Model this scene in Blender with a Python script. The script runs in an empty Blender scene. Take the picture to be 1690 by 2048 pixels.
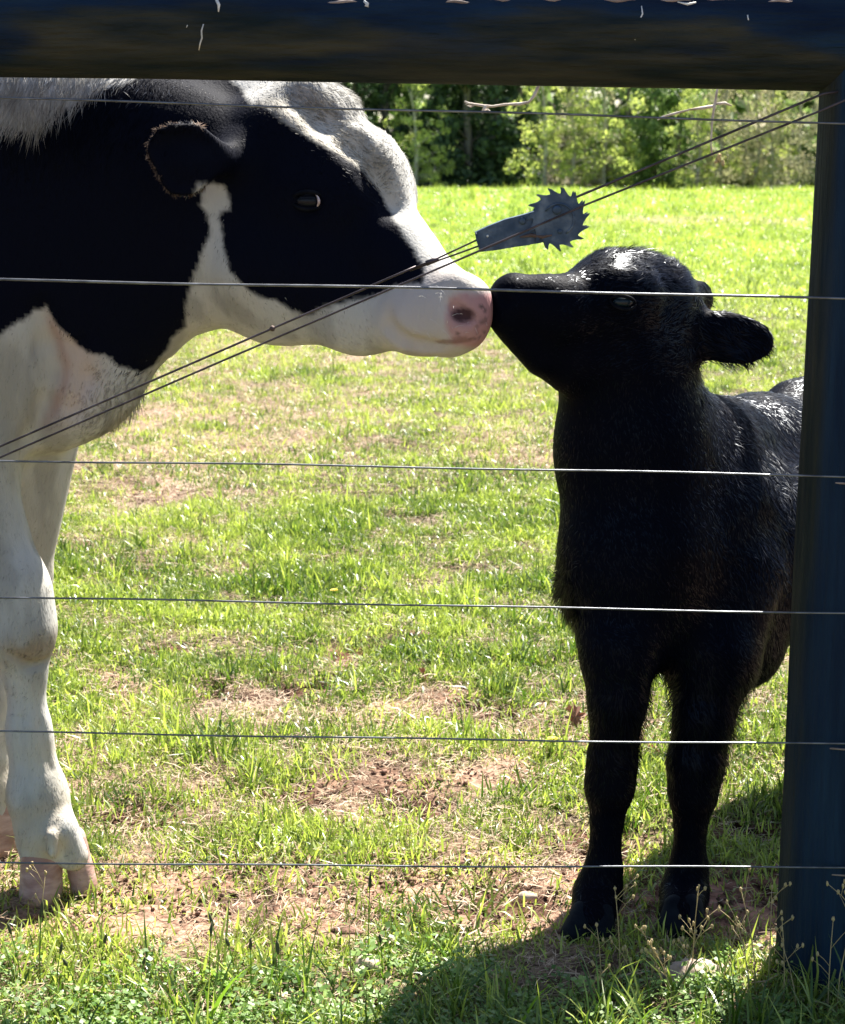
import bpy, math, random
import numpy as np
from mathutils import Vector, Matrix
R = math.radians
rng = np.random.default_rng(7)
random.seed(7)
SC = bpy.context.scene
COL = SC.collection

# ------------------------------------------------------------------ camera
CAMH = 1.25
F = 3400.0                      # focal length in photo pixels (1690 wide)
PITCH = math.atan(714.0 / F)
cam_d = bpy.data.cameras.new('camera')
cam = bpy.data.objects.new('camera', cam_d)
COL.objects.link(cam)
cam.location = (0, 0, CAMH)
cam.rotation_euler = (R(90) - PITCH, 0, 0)
cam_d.sensor_fit = 'HORIZONTAL'
cam_d.sensor_width = 36
cam_d.lens = F / 1690 * 36
cam_d.clip_start = 0.05
cam_d.clip_end = 2000
cam_d.dof.use_dof = True
cam_d.dof.focus_distance = 2.72
cam_d.dof.aperture_fstop = (cam_d.lens * 0.001) / 0.0050
SC.camera = cam

# ------------------------------------------------------------------ light
SUN_EL, SUN_AZ = R(53), R(28)          # azimuth from +Y towards +X
w = bpy.data.worlds.new('World')
SC.world = w
w.use_nodes = True
nt = w.node_tree
nt.nodes.clear()
sky = nt.nodes.new('ShaderNodeTexSky')
sky.sky_type = 'NISHITA'
sky.sun_disc = False
sky.sun_elevation = SUN_EL
sky.sun_rotation = SUN_AZ
bg = nt.nodes.new('ShaderNodeBackground')
bg.inputs[1].default_value = 0.05
wo = nt.nodes.new('ShaderNodeOutputWorld')
nt.links.new(sky.outputs[0], bg.inputs[0])
nt.links.new(bg.outputs[0], wo.inputs[0])
sl = bpy.data.lights.new('sun', 'SUN')
sl.energy = 5.0
sl.angle = R(0.5)
sl.color = (1.0, 0.95, 0.86)
so = bpy.data.objects.new('sun', sl)
COL.objects.link(so)
sd = Vector((math.sin(SUN_AZ) * math.cos(SUN_EL), math.cos(SUN_AZ) * math.cos(SUN_EL), math.sin(SUN_EL)))
so.rotation_euler = sd.to_track_quat('Z', 'Y').to_euler()
so.location = (3, 5, 8)
vs = SC.view_settings
vs.view_transform = 'Standard'
vs.look = 'None'
vs.exposure = 2.0
vs.gamma = 1
vs.use_curve_mapping = False

# ------------------------------------------------------------------ helpers
cp, sp = math.cos(PITCH), math.sin(PITCH)
def P(px, py, Y):
    """a point of the place at distance Y, from where it shows in the photograph"""
    a = (px - 845) / F; b = (1024 - py) / F
    d = np.array([a, cp + b * sp, -sp + b * cp])
    t = Y / d[1]
    return np.array([0, 0, CAMH]) + d * t
def G(px, py, z=0.0):
    a = (px - 845) / F; b = (1024 - py) / F
    d = np.array([a, cp + b * sp, -sp + b * cp])
    t = (z - CAMH) / d[2]
    return np.array([0, 0, CAMH]) + d * t
def S(py, Y):
    """metres per photo pixel at that place"""
    b = (1024 - py) / F
    return Y / (cp + b * sp) / F

def tag(o, label=None, cat=None, group=None, kind=None):
    if label: o['label'] = label
    if cat: o['category'] = cat
    if group: o['group'] = group
    if kind: o['kind'] = kind
    return o
def empty(name, loc=(0, 0, 0), rz=0.0):
    o = bpy.data.objects.new(name, None)
    COL.objects.link(o)
    o.location = [float(c) for c in loc]
    o.rotation_euler = (0, 0, rz)
    o.empty_display_size = 0.05
    return o
def mesh_np(name, verts, faces_list, mat=None, smooth=True):
    """verts (n,3); faces_list: list of int arrays (m,k)"""
    me = bpy.data.meshes.new(name)
    verts = np.asarray(verts, dtype=np.float32)
    loops = []; starts = []; c = 0
    for f in faces_list:
        f = np.asarray(f, dtype=np.int32)
        if len(f) == 0: continue
        m, k = f.shape
        loops.append(f.ravel())
        starts.append(c + np.arange(m, dtype=np.int32) * k)
        c += m * k
    loops = np.concatenate(loops); starts = np.concatenate(starts)
    me.vertices.add(len(verts)); me.vertices.foreach_set('co', verts.ravel())
    me.loops.add(len(loops)); me.loops.foreach_set('vertex_index', loops)
    me.polygons.add(len(starts)); me.polygons.foreach_set('loop_start', starts)
    me.update(calc_edges=True)
    me.validate()
    if smooth:
        me.polygons.foreach_set('use_smooth', np.ones(len(me.polygons), dtype=bool))
    if mat: me.materials.append(mat)
    return me
def link(name, me, parent=None):
    o = bpy.data.objects.new(name, me)
    COL.objects.link(o)
    if parent is not None:
        o.parent = parent
        o.location = -parent.location if parent.rotation_euler.z == 0 else (0, 0, 0)
    return o
def local(name, me, parent):
    o = bpy.data.objects.new(name, me)
    COL.objects.link(o)
    o.parent = parent
    return o
def add_col(me, cols, name='Col'):
    a = me.color_attributes.new(name, 'FLOAT_COLOR', 'POINT')
    c = np.ones((len(me.vertices), 4), dtype=np.float32)
    c[:, :cols.shape[1]] = cols
    a.data.foreach_set('color', c.ravel())

class MB:
    """collects simple solids into one mesh"""
    def __init__(s): s.v = []; s.f = []
    def add(s, v, f):
        b = len(s.v)
        s.v += [tuple(map(float, q)) for q in v]
        s.f += [tuple(b + i for i in q) for q in f]
    def tube(s, pts, rad, n=8, cap=True, wob=0.0):
        pts = [np.asarray(p, float) for p in pts]
        if not hasattr(rad, '__len__'): rad = [rad] * len(pts)
        rings = []
        up = None
        for i, p in enumerate(pts):
            a = pts[max(0, i - 1)]; b = pts[min(len(pts) - 1, i + 1)]
            t = b - a; t /= (np.linalg.norm(t) + 1e-12)
            if up is None:
                up = np.array([0, 0, 1.0]) if abs(t[2]) < .9 else np.array([1.0, 0, 0])
            x = np.cross(up, t); x /= (np.linalg.norm(x) + 1e-12)
            y = np.cross(t, x); up = y
            rings.append([p + (x * math.cos(k * 2 * math.pi / n) + y * math.sin(k * 2 * math.pi / n)) * rad[i] * (1 + wob * (random.random() - .5)) for k in range(n)])
        v = [q for r in rings for q in r]
        f = []
        for i in range(len(pts) - 1):
            for k in range(n):
                k2 = (k + 1) % n
                f.append((i * n + k, i * n + k2, (i + 1) * n + k2, (i + 1) * n + k))
        if cap:
            f.append(tuple(range(n - 1, -1, -1)))
            f.append(tuple((len(pts) - 1) * n + k for k in range(n)))
        s.add(v, f)
    def prism(s, outline, y0, y1):
        """outline in x,z ; extruded along y"""
        n = len(outline)
        v = [(x, y0, z) for x, z in outline] + [(x, y1, z) for x, z in outline]
        f = [tuple(range(n)), tuple(range(2 * n - 1, n - 1, -1))]
        for k in range(n):
            k2 = (k + 1) % n
            f.append((k, n + k, n + k2, k2))
        s.add(v, f)
    def blob(s, c, r, n=8, m=6, jit=0.15, sq=(1, 1, 1)):
        v = []; f = []
        for i in range(m + 1):
            th = math.pi * i / m
            for k in range(n):
                ph = 2 * math.pi * k / n
                q = r * (1 + jit * (random.random() - .5) * 2)
                v.append((c[0] + q * sq[0] * math.sin(th) * math.cos(ph), c[1] + q * sq[1] * math.sin(th) * math.sin(ph), c[2] + q * sq[2] * math.cos(th)))
        for i in range(m):
            for k in range(n):
                k2 = (k + 1) % n
                f.append((i * n + k, (i + 1) * n + k, (i + 1) * n + k2, i * n + k2))
        s.add(v, f)
    def mesh(s, name, mat=None, smooth=True):
        me = bpy.data.meshes.new(name)
        me.from_pydata(s.v, [], s.f)
        me.update()
        if smooth:
            for p in me.polygons: p.use_smooth = True
        if mat: me.materials.append(mat)
        return me

# numpy noise
def _h(ix, iy, iz, seed):
    n = (ix.astype(np.int64) * 374761393 + iy.astype(np.int64) * 668265263 + iz.astype(np.int64) * 2147483647 + seed * 974634777) & 0xffffffff
    n = ((n ^ (n >> 13)) * 1274126177) & 0xffffffff
    n = n ^ (n >> 16)
    return (n & 0xffffff) / float(0xffffff)
def vnoise(p, seed=0):
    p = np.asarray(p, float)
    if p.shape[1] == 2: p = np.c_[p, np.zeros(len(p))]
    i = np.floor(p).astype(np.int64); f = p - i
    f = f * f * (3 - 2 * f)
    r = 0
    for a in (0, 1):
        for b in (0, 1):
            for c in (0, 1):
                wgt = (f[:, 0] if a else 1 - f[:, 0]) * (f[:, 1] if b else 1 - f[:, 1]) * (f[:, 2] if c else 1 - f[:, 2])
                r = r + wgt * _h(i[:, 0] + a, i[:, 1] + b, i[:, 2] + c, seed)
    return r
def fbm(p, seed=0, o=4):
    p = np.asarray(p, float)
    r = 0; a = 1; t = 0
    for k in range(o):
        r = r + a * vnoise(p * (2 ** k), seed + k); t += a; a *= .5
    return r / t
def sstep(a, b, x):
    t = np.clip((x - a) / (b - a), 0, 1)
    return t * t * (3 - 2 * t)

# ------------------------------------------------------------------ materials
def new_mat(name):
    m = bpy.data.materials.new(name)
    m.use_nodes = True
    m.node_tree.nodes.clear()
    return m, m.node_tree
def N(nt, t, **kw):
    n = nt.nodes.new(t)
    for k, v in kw.items():
        if k in n.inputs.keys(): n.inputs[k].default_value = v
        else: setattr(n, k, v)
    return n
def L(nt, a, b): nt.links.new(a, b)
def noise_mat(name, c1, c2, scale=20, rough=0.7, metallic=0.0, bump=0.2, bscale=60, detail=6, stretch=(1, 1, 1), c3=None, spec=0.5, bdist=0.002):
    m, t = new_mat(name)
    out = N(t, 'ShaderNodeOutputMaterial'); b = N(t, 'ShaderNodeBsdfPrincipled')
    b.inputs['Roughness'].default_value = rough; b.inputs['Metallic'].default_value = metallic
    b.inputs['Specular IOR Level'].default_value = spec
    tc = N(t, 'ShaderNodeTexCoord'); mp = N(t, 'ShaderNodeMapping'); mp.inputs['Scale'].default_value = stretch
    L(t, tc.outputs['Object'], mp.inputs[0])
    n1 = N(t, 'ShaderNodeTexNoise'); n1.inputs['Scale'].default_value = scale; n1.inputs['Detail'].default_value = detail
    L(t, mp.outputs[0], n1.inputs['Vector'])
    r = N(t, 'ShaderNodeValToRGB')
    r.color_ramp.elements[0].position = .35; r.color_ramp.elements[0].color = (*c1, 1)
    r.color_ramp.elements[1].position = .68; r.color_ramp.elements[1].color = (*c2, 1)
    if c3 is not None:
        e = r.color_ramp.elements.new(.52); e.color = (*c3, 1)
    L(t, n1.outputs[0], r.inputs[0]); L(t, r.outputs[0], b.inputs['Base Color'])
    n2 = N(t, 'ShaderNodeTexNoise'); n2.inputs['Scale'].default_value = bscale; n2.inputs['Detail'].default_value = 4
    L(t, mp.outputs[0], n2.inputs['Vector'])
    bp = N(t, 'ShaderNodeBump'); bp.inputs['Strength'].default_value = bump; bp.inputs['Distance'].default_value = bdist
    L(t, n2.outputs[0], bp.inputs['Height']); L(t, bp.outputs[0], b.inputs['Normal'])
    L(t, b.outputs[0], out.inputs[0])
    return m
def coat_mat(name, strand=False, sheen=0.35, rough=0.5, transl=0.3, grain=0.0):
    """vertex-coloured animal coat"""
    m, t = new_mat(name)
    out = N(t, 'ShaderNodeOutputMaterial'); b = N(t, 'ShaderNodeBsdfPrincipled')
    at = N(t, 'ShaderNodeVertexColor', layer_name='Col')
    b.inputs['Roughness'].default_value = rough
    b.inputs['Specular IOR Level'].default_value = sheen
    col = at.outputs[0]
    L(t, col, b.inputs['Base Color'])
    if strand:
        tr = N(t, 'ShaderNodeBsdfTranslucent'); L(t, col, tr.inputs[0])
        mx = N(t, 'ShaderNodeMixShader'); mx.inputs[0].default_value = transl
        L(t, b.outputs[0], mx.inputs[1]); L(t, tr.outputs[0], mx.inputs[2]); L(t, mx.outputs[0], out.inputs[0])
    else:
        tc = N(t, 'ShaderNodeTexCoord'); mp = N(t, 'ShaderNodeMapping'); mp.inputs['Scale'].default_value = (1, 1, .25)
        n2 = N(t, 'ShaderNodeTexNoise'); n2.inputs['Scale'].default_value = 260
        L(t, tc.outputs['Object'], mp.inputs[0]); L(t, mp.outputs[0], n2.inputs['Vector'])
        bp = N(t, 'ShaderNodeBump'); bp.inputs['Strength'].default_value = .5; bp.inputs['Distance'].default_value = .002
        L(t, n2.outputs[0], bp.inputs['Height']); L(t, bp.outputs[0], b.inputs['Normal'])
        L(t, b.outputs[0], out.inputs[0])
    return m
def leaf_mat(name, c1, c2, tc1, tmix=0.45, rough=.45, spec=.4, tint=True, nscale=3.0):
    m, t = new_mat(name)
    out = N(t, 'ShaderNodeOutputMaterial'); b = N(t, 'ShaderNodeBsdfPrincipled')
    b.inputs['Roughness'].default_value = rough; b.inputs['Specular IOR Level'].default_value = spec
    mixc = N(t, 'ShaderNodeMix', data_type='RGBA')
    mixc.inputs[6].default_value = (*c1, 1); mixc.inputs[7].default_value = (*c2, 1)
    if tint:
        at = N(t, 'ShaderNodeAttribute', attribute_type='INSTANCER', attribute_name='tint')
        rnd = N(t, 'ShaderNodeAttribute', attribute_type='GEOMETRY', attribute_name='vary')
        ad = N(t, 'ShaderNodeMath', operation='ADD'); L(t, at.outputs['Fac'], ad.inputs[0]); L(t, rnd.outputs['Fac'], ad.inputs[1])
        ad.use_clamp = True
        L(t, ad.outputs[0], mixc.inputs[0])
    else:
        tc = N(t, 'ShaderNodeNewGeometry')
        n1 = N(t, 'ShaderNodeTexNoise'); n1.inputs['Scale'].default_value = nscale; n1.inputs['Detail'].default_value = 3
        L(t, tc.outputs['Position'], n1.inputs['Vector'])
        mr = N(t, 'ShaderNodeMapRange'); mr.inputs[1].default_value = .3; mr.inputs[2].default_value = .7
        L(t, n1.outputs[0], mr.inputs[0])
        ml = N(t, 'ShaderNodeMath', operation='MULTIPLY_ADD'); ml.inputs[1].default_value = .5
        L(t, tc.outputs['Random Per Island'], ml.inputs[0])
        m2 = N(t, 'ShaderNodeMath', operation='MULTIPLY'); m2.inputs[1].default_value = .6
        L(t, mr.outputs[0], m2.inputs[0]); L(t, m2.outputs[0], ml.inputs[2])
        L(t, ml.outputs[0], mixc.inputs[0])
    L(t, mixc.outputs[2], b.inputs['Base Color'])
    tr = N(t, 'ShaderNodeBsdfTranslucent')
    mt = N(t, 'ShaderNodeMix', data_type='RGBA'); mt.blend_type = 'MULTIPLY'; mt.inputs[0].default_value = 1
    L(t, mixc.outputs[2], mt.inputs[6]); mt.inputs[7].default_value = (*tc1, 1)
    L(t, mt.outputs[2], tr.inputs[0])
    mx = N(t, 'ShaderNodeMixShader'); mx.inputs[0].default_value = tmix
    L(t, b.outputs[0], mx.inputs[1]); L(t, tr.outputs[0], mx.inputs[2]); L(t, mx.outputs[0], out.inputs[0])
    return m

M_grass = leaf_mat('grass', (.05, .105, .010), (.41, .48, .10), (1.25, 1.3, .9), .45, .38, .7)
M_straw = leaf_mat('straw', (.17, .105, .065), (.54, .41, .28), (1, 1, 1), .15, .6, .3)
M_weed = leaf_mat('weed', (.07, .14, .03), (.26, .38, .11), (1.3, 1.5, .8), .4, .45, .4)
M_dry = leaf_mat('dry_stalk', (.42, .33, .16), (.55, .45, .25), (1, 1, 1), .3, .6, .3, tint=False)
M_dark = leaf_mat('seed_spike', (.05, .07, .03), (.10, .10, .05), (1, 1, 1), .2, .6, .3, tint=False)
M_blade = leaf_mat('tall_blade', (.06, .15, .015), (.15, .26, .03), (1.6, 1.6, 1.0), .5, .4, .4, tint=False)
M_wood = noise_mat('weathered_wood', (.005, .016, .036), (.046, .040, .022), 6, .85, 0, 1, 60, 8, (.14, 1, 1), (.008, .020, .032), .15, .006)
M_woodv = noise_mat('weathered_wood_upright', (.005, .017, .038), (.040, .044, .022), 7, .85, 0, 1, 60, 8, (1, 1, .07), (.008, .022, .034), .15, .006)
M_chip = noise_mat('pale_mark', (.5, .5, .48), (.75, .73, .68), 60, .8, 0, .3)
M_split = noise_mat('split_wood', (.16, .12, .10), (.36, .29, .25), 30, .8, 0, .4, 60, 4, (.2, 1, 1))
M_wire = noise_mat('galvanised_wire', (.11, .115, .13), (.22, .23, .25), 40, .42, .9, .1)
M_wired = noise_mat('dull_wire', (.05, .04, .045), (.12, .10, .11), 40, .5, .8, .1)
M_iron = noise_mat('galvanised_iron', (.02, .045, .085), (.11, .15, .20), 45, .5, .4, .6, 220, 8, (1, 1, 1), (.045, .075, .12), .5, .001)
M_rust = noise_mat('rusty_iron', (.06, .04, .035), (.15, .10, .08), 60, .7, .3, .4, 200)
M_twig = noise_mat('twig_bark', (.40, .30, .22), (.80, .70, .60), 40, .8, 0, .4)
M_bark = noise_mat('tree_bark', (.09, .075, .06), (.22, .19, .16), 6, .9, 0, .5, 20, 6, (1, 1, .3))
M_leafdry = leaf_mat('dry_oak_leaf', (.30, .16, .11), (.46, .28, .20), (1.2, .9, .8), .3, .6, .3, tint=False, nscale=60)
M_clod = noise_mat('dry_clod', (.07, .035, .025), (.26, .15, .11), 60, .9, 0, 1, 150, 6, (1, 1, 1), None, .2, .004)
M_stone = noise_mat('pale_stone', (.30, .22, .17), (.55, .45, .36), 30, .85, 0, .6, 90)
M_horn = noise_mat('pink_hoof', (.30, .17, .14), (.52, .36, .31), 22, .55, 0, .5, 90, 4, (1, 1, 3), (.42, .27, .23), .35, .002)
M_hornd = noise_mat('dark_hoof', (.002, .004, .008), (.007, .010, .015), 22, .7, 0, .4, 90, 4, (1, 1, 3), None, .1)
M_eye, _t = new_mat('eyeball')
_o = N(_t, 'ShaderNodeOutputMaterial'); _b = N(_t, 'ShaderNodeBsdfPrincipled')
_b.inputs['Base Color'].default_value = (.008, .009, .014, 1); _b.inputs['Roughness'].default_value = .25; _b.inputs['Specular IOR Level'].default_value = .18
L(_t, _b.outputs[0], _o.inputs[0])
M_sclera = noise_mat('sclera', (.45, .33, .33), (.62, .52, .52), 80, .25, 0, .1)
M_lid = noise_mat('eyelid', (.003, .004, .008), (.007, .008, .012), 80, .7, 0, .3, spec=.05)
M_yel = noise_mat('yellow_petals', (.65, .5, .02), (.75, .62, .04), 80, .6, 0, .1)
M_coat = coat_mat('coat_skin', False, .04, .7)
M_hair_c = coat_mat('coat_hair', True, .07, .45, .4)
M_coatk = coat_mat('calf_skin', False, .03, .6)
M_hair_k = coat_mat('calf_hair', True, .13, .30, .0)
for _n in M_hair_k.node_tree.nodes:
    if _n.type == 'BSDF_PRINCIPLED': _n.inputs['Specular Tint'].default_value = (.62, .76, 1, 1)

# ------------------------------------------------------------------ ground
SCUFF = [(G(a_, b_)[0], G(a_, b_)[1], c_) for a_, b_, c_ in ((440, 1385, .11), (560, 1380, .13), (715, 1300, .10), (700, 1320, .07), (905, 1410, .12), (985, 1420, .08), (640, 1365, .08), (250, 1640, .13), (560, 1600, .12), (820, 1610, .14), (300, 1000, .22), (520, 1215, .08), (980, 1440, .08), (1450, 1560, .12), (1530, 1660, .12), (340, 1290, .09), (1000, 1790, .14), (1160, 1700, .12))]
def scuff(x, y):
    n_ = .6 + .9 * fbm(np.c_[x, y] * 9, 17, 3)
    v = 0
    for a_, b_, c_ in SCUFF: v = np.maximum(v, np.exp(-(((x - a_) * n_ / c_) ** 2 + ((y - b_) * n_ / (c_ * .8)) ** 2) * 1.2))
    return v
def ground_z(x, y):
    p = np.c_[x, y]
    near = 1 - sstep(6, 14, y)
    z = (fbm(p * 1.3, 11, 3) - .5) * .05 * sstep(2.3, 4, y) * near
    z += (fbm(p * 14, 12, 4) - .5) * .030 * near
    z += (fbm(p * .08, 13, 2) - .5) * 1.0 * sstep(14, 60, y)
    z -= .034 * scuff(x, y) * (.4 + fbm(p * 20, 18, 2))
    return z
def cover(x, y):
    """returns soil, straw, green amounts in 0..1"""
    p = np.c_[x, y]
    n1 = fbm(p * 2.3, 21, 4); n2 = fbm(p * 1.1 + 9, 22, 4); n3 = fbm(p * 5 + 3, 23, 3)
    # bare trodden strip beside the fence
    strip = sstep(2.52, 2.62, y + (n3 - .5) * .3) * (1 - sstep(2.74, 2.92, y + (n1 - .5) * .5))
    soil = strip * sstep(.30, .50, n1 + .10) 
    patch = sstep(.50, .60, n1 + .22 * (n3 - .5)) * (1 - sstep(4.6, 6.5, y)) * sstep(2.6, 2.9, y) * .8
    patch *= sstep(.50, .62, n2)
    d1 = ((x + 1.25) / 1.35) ** 2 + ((y - 8.0) / 2.0) ** 2
    d2 = ((x + .6) / 1.2) ** 2 + ((y - 11.2) / 1.6) ** 2
    d3 = ((x - .55) / .7) ** 2 + ((y - 7.6) / .7) ** 2
    d4 = ((x - 5.6) / 3.2) ** 2 + ((y - 34) / 3) ** 2
    straw = np.maximum.reduce([1 - sstep(.5, 1.2, d1 + (n1 - .5) * 1.6), 1 - sstep(.5, 1.2, d2 + (n1 - .5) * 1.6), .8 * (1 - sstep(.4, 1.2, d3 + (n1 - .5) * 1.5)), .9 * (1 - sstep(.3, 1.2, d4 + (n1 - .5)))])
    straw = np.maximum(straw, .6 * sstep(.50, .64, n2 + .25 * (n3 - .5)) * (1 - sstep(9, 14, y)))
    lush = np.exp(-(((x - .08) / .42) ** 2 + ((y - 8.25) / .33) ** 2))
    straw *= (1 - lush); 
    soil = np.maximum(soil, patch)
    scf = sstep(.25, .6, scuff(x, y)); soil = np.maximum(soil, scf)
    green = (1 - .80 * soil) * (1 - .62 * straw) * (1 - .75 * scf)
    green = np.maximum(green, lush)
    green = np.where(y < 2.58, np.maximum(green, .75), green)
    return soil, straw, green
def axis(segs):
    out = []
    for a, b, s in segs:
        out += list(np.arange(a, b, s))
    out.append(segs[-1][1])
    return np.array(out)
gx = axis([(-400, -60, 40), (-60, -12, 4), (-12, -3.5, .4), (-3.5, -1.5, .08), (-1.5, 1.7, .022), (1.7, 4, .08), (4, 12, .4), (12, 60, 4), (60, 400, 40)])
gy = axis([(-60, -5, 5), (-5, 1.2, .3), (1.2, 2.1, .06), (2.1, 4.2, .018), (4.2, 7.5, .035), (7.5, 14, .1), (14, 40, .5), (40, 110, 3), (110, 600, 40)])
X, Yg = np.meshgrid(gx, gy)
xf, yf = X.ravel(), Yg.ravel()
zf = ground_z(xf, yf)
nx, ny = len(gx), len(gy)
ii = np.arange(nx * ny).reshape(ny, nx)
qf = np.stack([ii[:-1, :-1].ravel(), ii[:-1, 1:].ravel(), ii[1:, 1:].ravel(), ii[1:, :-1].ravel()], 1)
M_ground, t = new_mat('pasture_ground')
out = N(t, 'ShaderNodeOutputMaterial'); b = N(t, 'ShaderNodeBsdfPrincipled'); b.inputs['Roughness'].default_value = .95
b.inputs['Specular IOR Level'].default_value = .1
at = N(t, 'ShaderNodeVertexColor', layer_name='Col'); sep = N(t, 'ShaderNodeSeparateColor'); L(t, at.outputs[0], sep.inputs[0])
tc = N(t, 'ShaderNodeTexCoord')
def rampnoise(scale, ca, cb, pa=.35, pb=.7, detail=8):
    n = N(t, 'ShaderNodeTexNoise'); n.inputs['Scale'].default_value = scale; n.inputs['Detail'].default_value = detail
    L(t, tc.outputs['Object'], n.inputs['Vector'])
    r = N(t, 'ShaderNodeValToRGB')
    r.color_ramp.elements[0].position = pa; r.color_ramp.elements[0].color = (*ca, 1)
    r.color_ramp.elements[1].position = pb; r.color_ramp.elements[1].color = (*cb, 1)
    L(t, n.outputs[0], r.inputs[0]); return r.outputs[0]
soilc = rampnoise(26, (.075, .032, .022), (.44, .235, .165), .38, .62)
thatch = rampnoise(75, (.022, .015, .009), (.27, .21, .12), .45, .68)
strawc = rampnoise(90, (.10, .06, .04), (.44, .31, .22), .38, .64)
greenc = rampnoise(30, (.07, .15, .015), (.22, .33, .04), .35, .65)
m1 = N(t, 'ShaderNodeMix', data_type='RGBA'); L(t, sep.outputs[0], m1.inputs[0]); L(t, thatch, m1.inputs[6]); L(t, soilc, m1.inputs[7])
m2 = N(t, 'ShaderNodeMix', data_type='RGBA'); L(t, sep.outputs[1], m2.inputs[0]); L(t, m1.outputs[2], m2.inputs[6]); L(t, strawc, m2.inputs[7])
m3 = N(t, 'ShaderNodeMix', data_type='RGBA'); L(t, sep.outputs[2], m3.inputs[0]); L(t, m2.outputs[2], m3.inputs[6]); L(t, greenc, m3.inputs[7])
wa = N(t, 'ShaderNodeAttribute', attribute_type='GEOMETRY', attribute_name='wet')
mw = N(t, 'ShaderNodeMix', data_type='RGBA'); mw.blend_type = 'MULTIPLY'; mw.inputs[7].default_value = (.30, .25, .24, 1)
L(t, wa.outputs['Fac'], mw.inputs[0]); L(t, m3.outputs[2], mw.inputs[6])
L(t, mw.outputs[2], b.inputs['Base Color'])
nb = N(t, 'ShaderNodeTexNoise'); nb.inputs['Scale'].default_value = 70; nb.inputs['Detail'].default_value = 8; L(t, tc.outputs['Object'], nb.inputs['Vector'])
bp = N(t, 'ShaderNodeBump'); bp.inputs['Strength'].default_value = 1; bp.inputs['Distance'].default_value = .008
L(t, nb.outputs[0], bp.inputs['Height']); L(t, bp.outputs[0], b.inputs['Normal']); L(t, b.outputs[0], out.inputs[0])
gm = mesh_np('ground', np.c_[xf, yf, zf], [qf], M_ground)
so_, st_, gr_ = cover(xf, yf)
far = sstep(9, 25, yf)
add_col(gm, np.c_[so_, st_, np.clip(gr_ * far * .95, 0, 1)])
wet = sstep(.30, .62, scuff(xf, yf) * (.5 + fbm(np.c_[xf, yf] * 11, 19, 3))) + .55 * sstep(.56, .68, fbm(np.c_[xf, yf] * 6.5, 20, 4)) * (yf < 12)
a_ = gm.attributes.new('wet', 'FLOAT', 'POINT'); a_.data.foreach_set('value', np.clip(wet, 0, 1).astype(np.float32))
ground = link('ground', gm); tag(ground, kind='structure')

# ------------------------------------------------------------------ instanced ground cover
def scatter(name, protos, pts, rot, scale, idx, tint, label=None):
    coll = bpy.data.collections.new(name + '_kit')
    for o in protos: coll.objects.link(o)
    me = bpy.data.meshes.new(name)
    n = len(pts)
    me.vertices.add(n); me.vertices.foreach_set('co', np.asarray(pts, np.float32).ravel())
    a = me.attributes.new('rot', 'FLOAT_VECTOR', 'POINT'); a.data.foreach_set('vector', np.asarray(rot, np.float32).ravel())
    a = me.attributes.new('size', 'FLOAT', 'POINT'); a.data.foreach_set('value', np.asarray(scale, np.float32))
    a = me.attributes.new('pick', 'INT', 'POINT'); a.data.foreach_set('value', np.asarray(idx, np.int32))
    a = me.attributes.new('tint', 'FLOAT', 'POINT'); a.data.foreach_set('value', np.asarray(tint, np.float32))
    o = link(name, me)
    g = bpy.data.node_groups.new(name, 'GeometryNodeTree')
    g.interface.new_socket('Geometry', in_out='INPUT', socket_type='NodeSocketGeometry')
    g.interface.new_socket('Geometry', in_out='OUTPUT', socket_type='NodeSocketGeometry')
    gi = g.nodes.new('NodeGroupInput'); go = g.nodes.new('NodeGroupOutput')
    ci = g.nodes.new('GeometryNodeCollectionInfo'); ci.inputs['Collection'].default_value = coll
    ci.inputs['Separate Children'].default_value = True; ci.inputs['Reset Children'].default_value = True
    ip = g.nodes.new('GeometryNodeInstanceOnPoints'); ip.inputs['Pick Instance'].default_value = True
    def na(nm, ty):
        x = g.nodes.new('GeometryNodeInputNamedAttribute'); x.data_type = ty; x.inputs['Name'].default_value = nm
        return x.outputs['Attribute']
    g.links.new(gi.outputs[0], ip.inputs['Points'])
    g.links.new(ci.outputs[0], ip.inputs['Instance'])
    g.links.new(na('pick', 'INT'), ip.inputs['Instance Index'])
    er = g.nodes.new('FunctionNodeEulerToRotation')
    g.links.new(na('rot', 'FLOAT_VECTOR'), er.inputs[0]); g.links.new(er.outputs[0], ip.inputs['Rotation'])
    g.links.new(na('size', 'FLOAT'), ip.inputs['Scale'])
    g.links.new(ip.outputs[0], go.inputs[0])
    md = o.modifiers.new('scatter', 'NODES'); md.node_group = g
    tag(o, label, kind='stuff')
    if label: o['category'] = name.replace('_', ' ')
    return o
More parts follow.
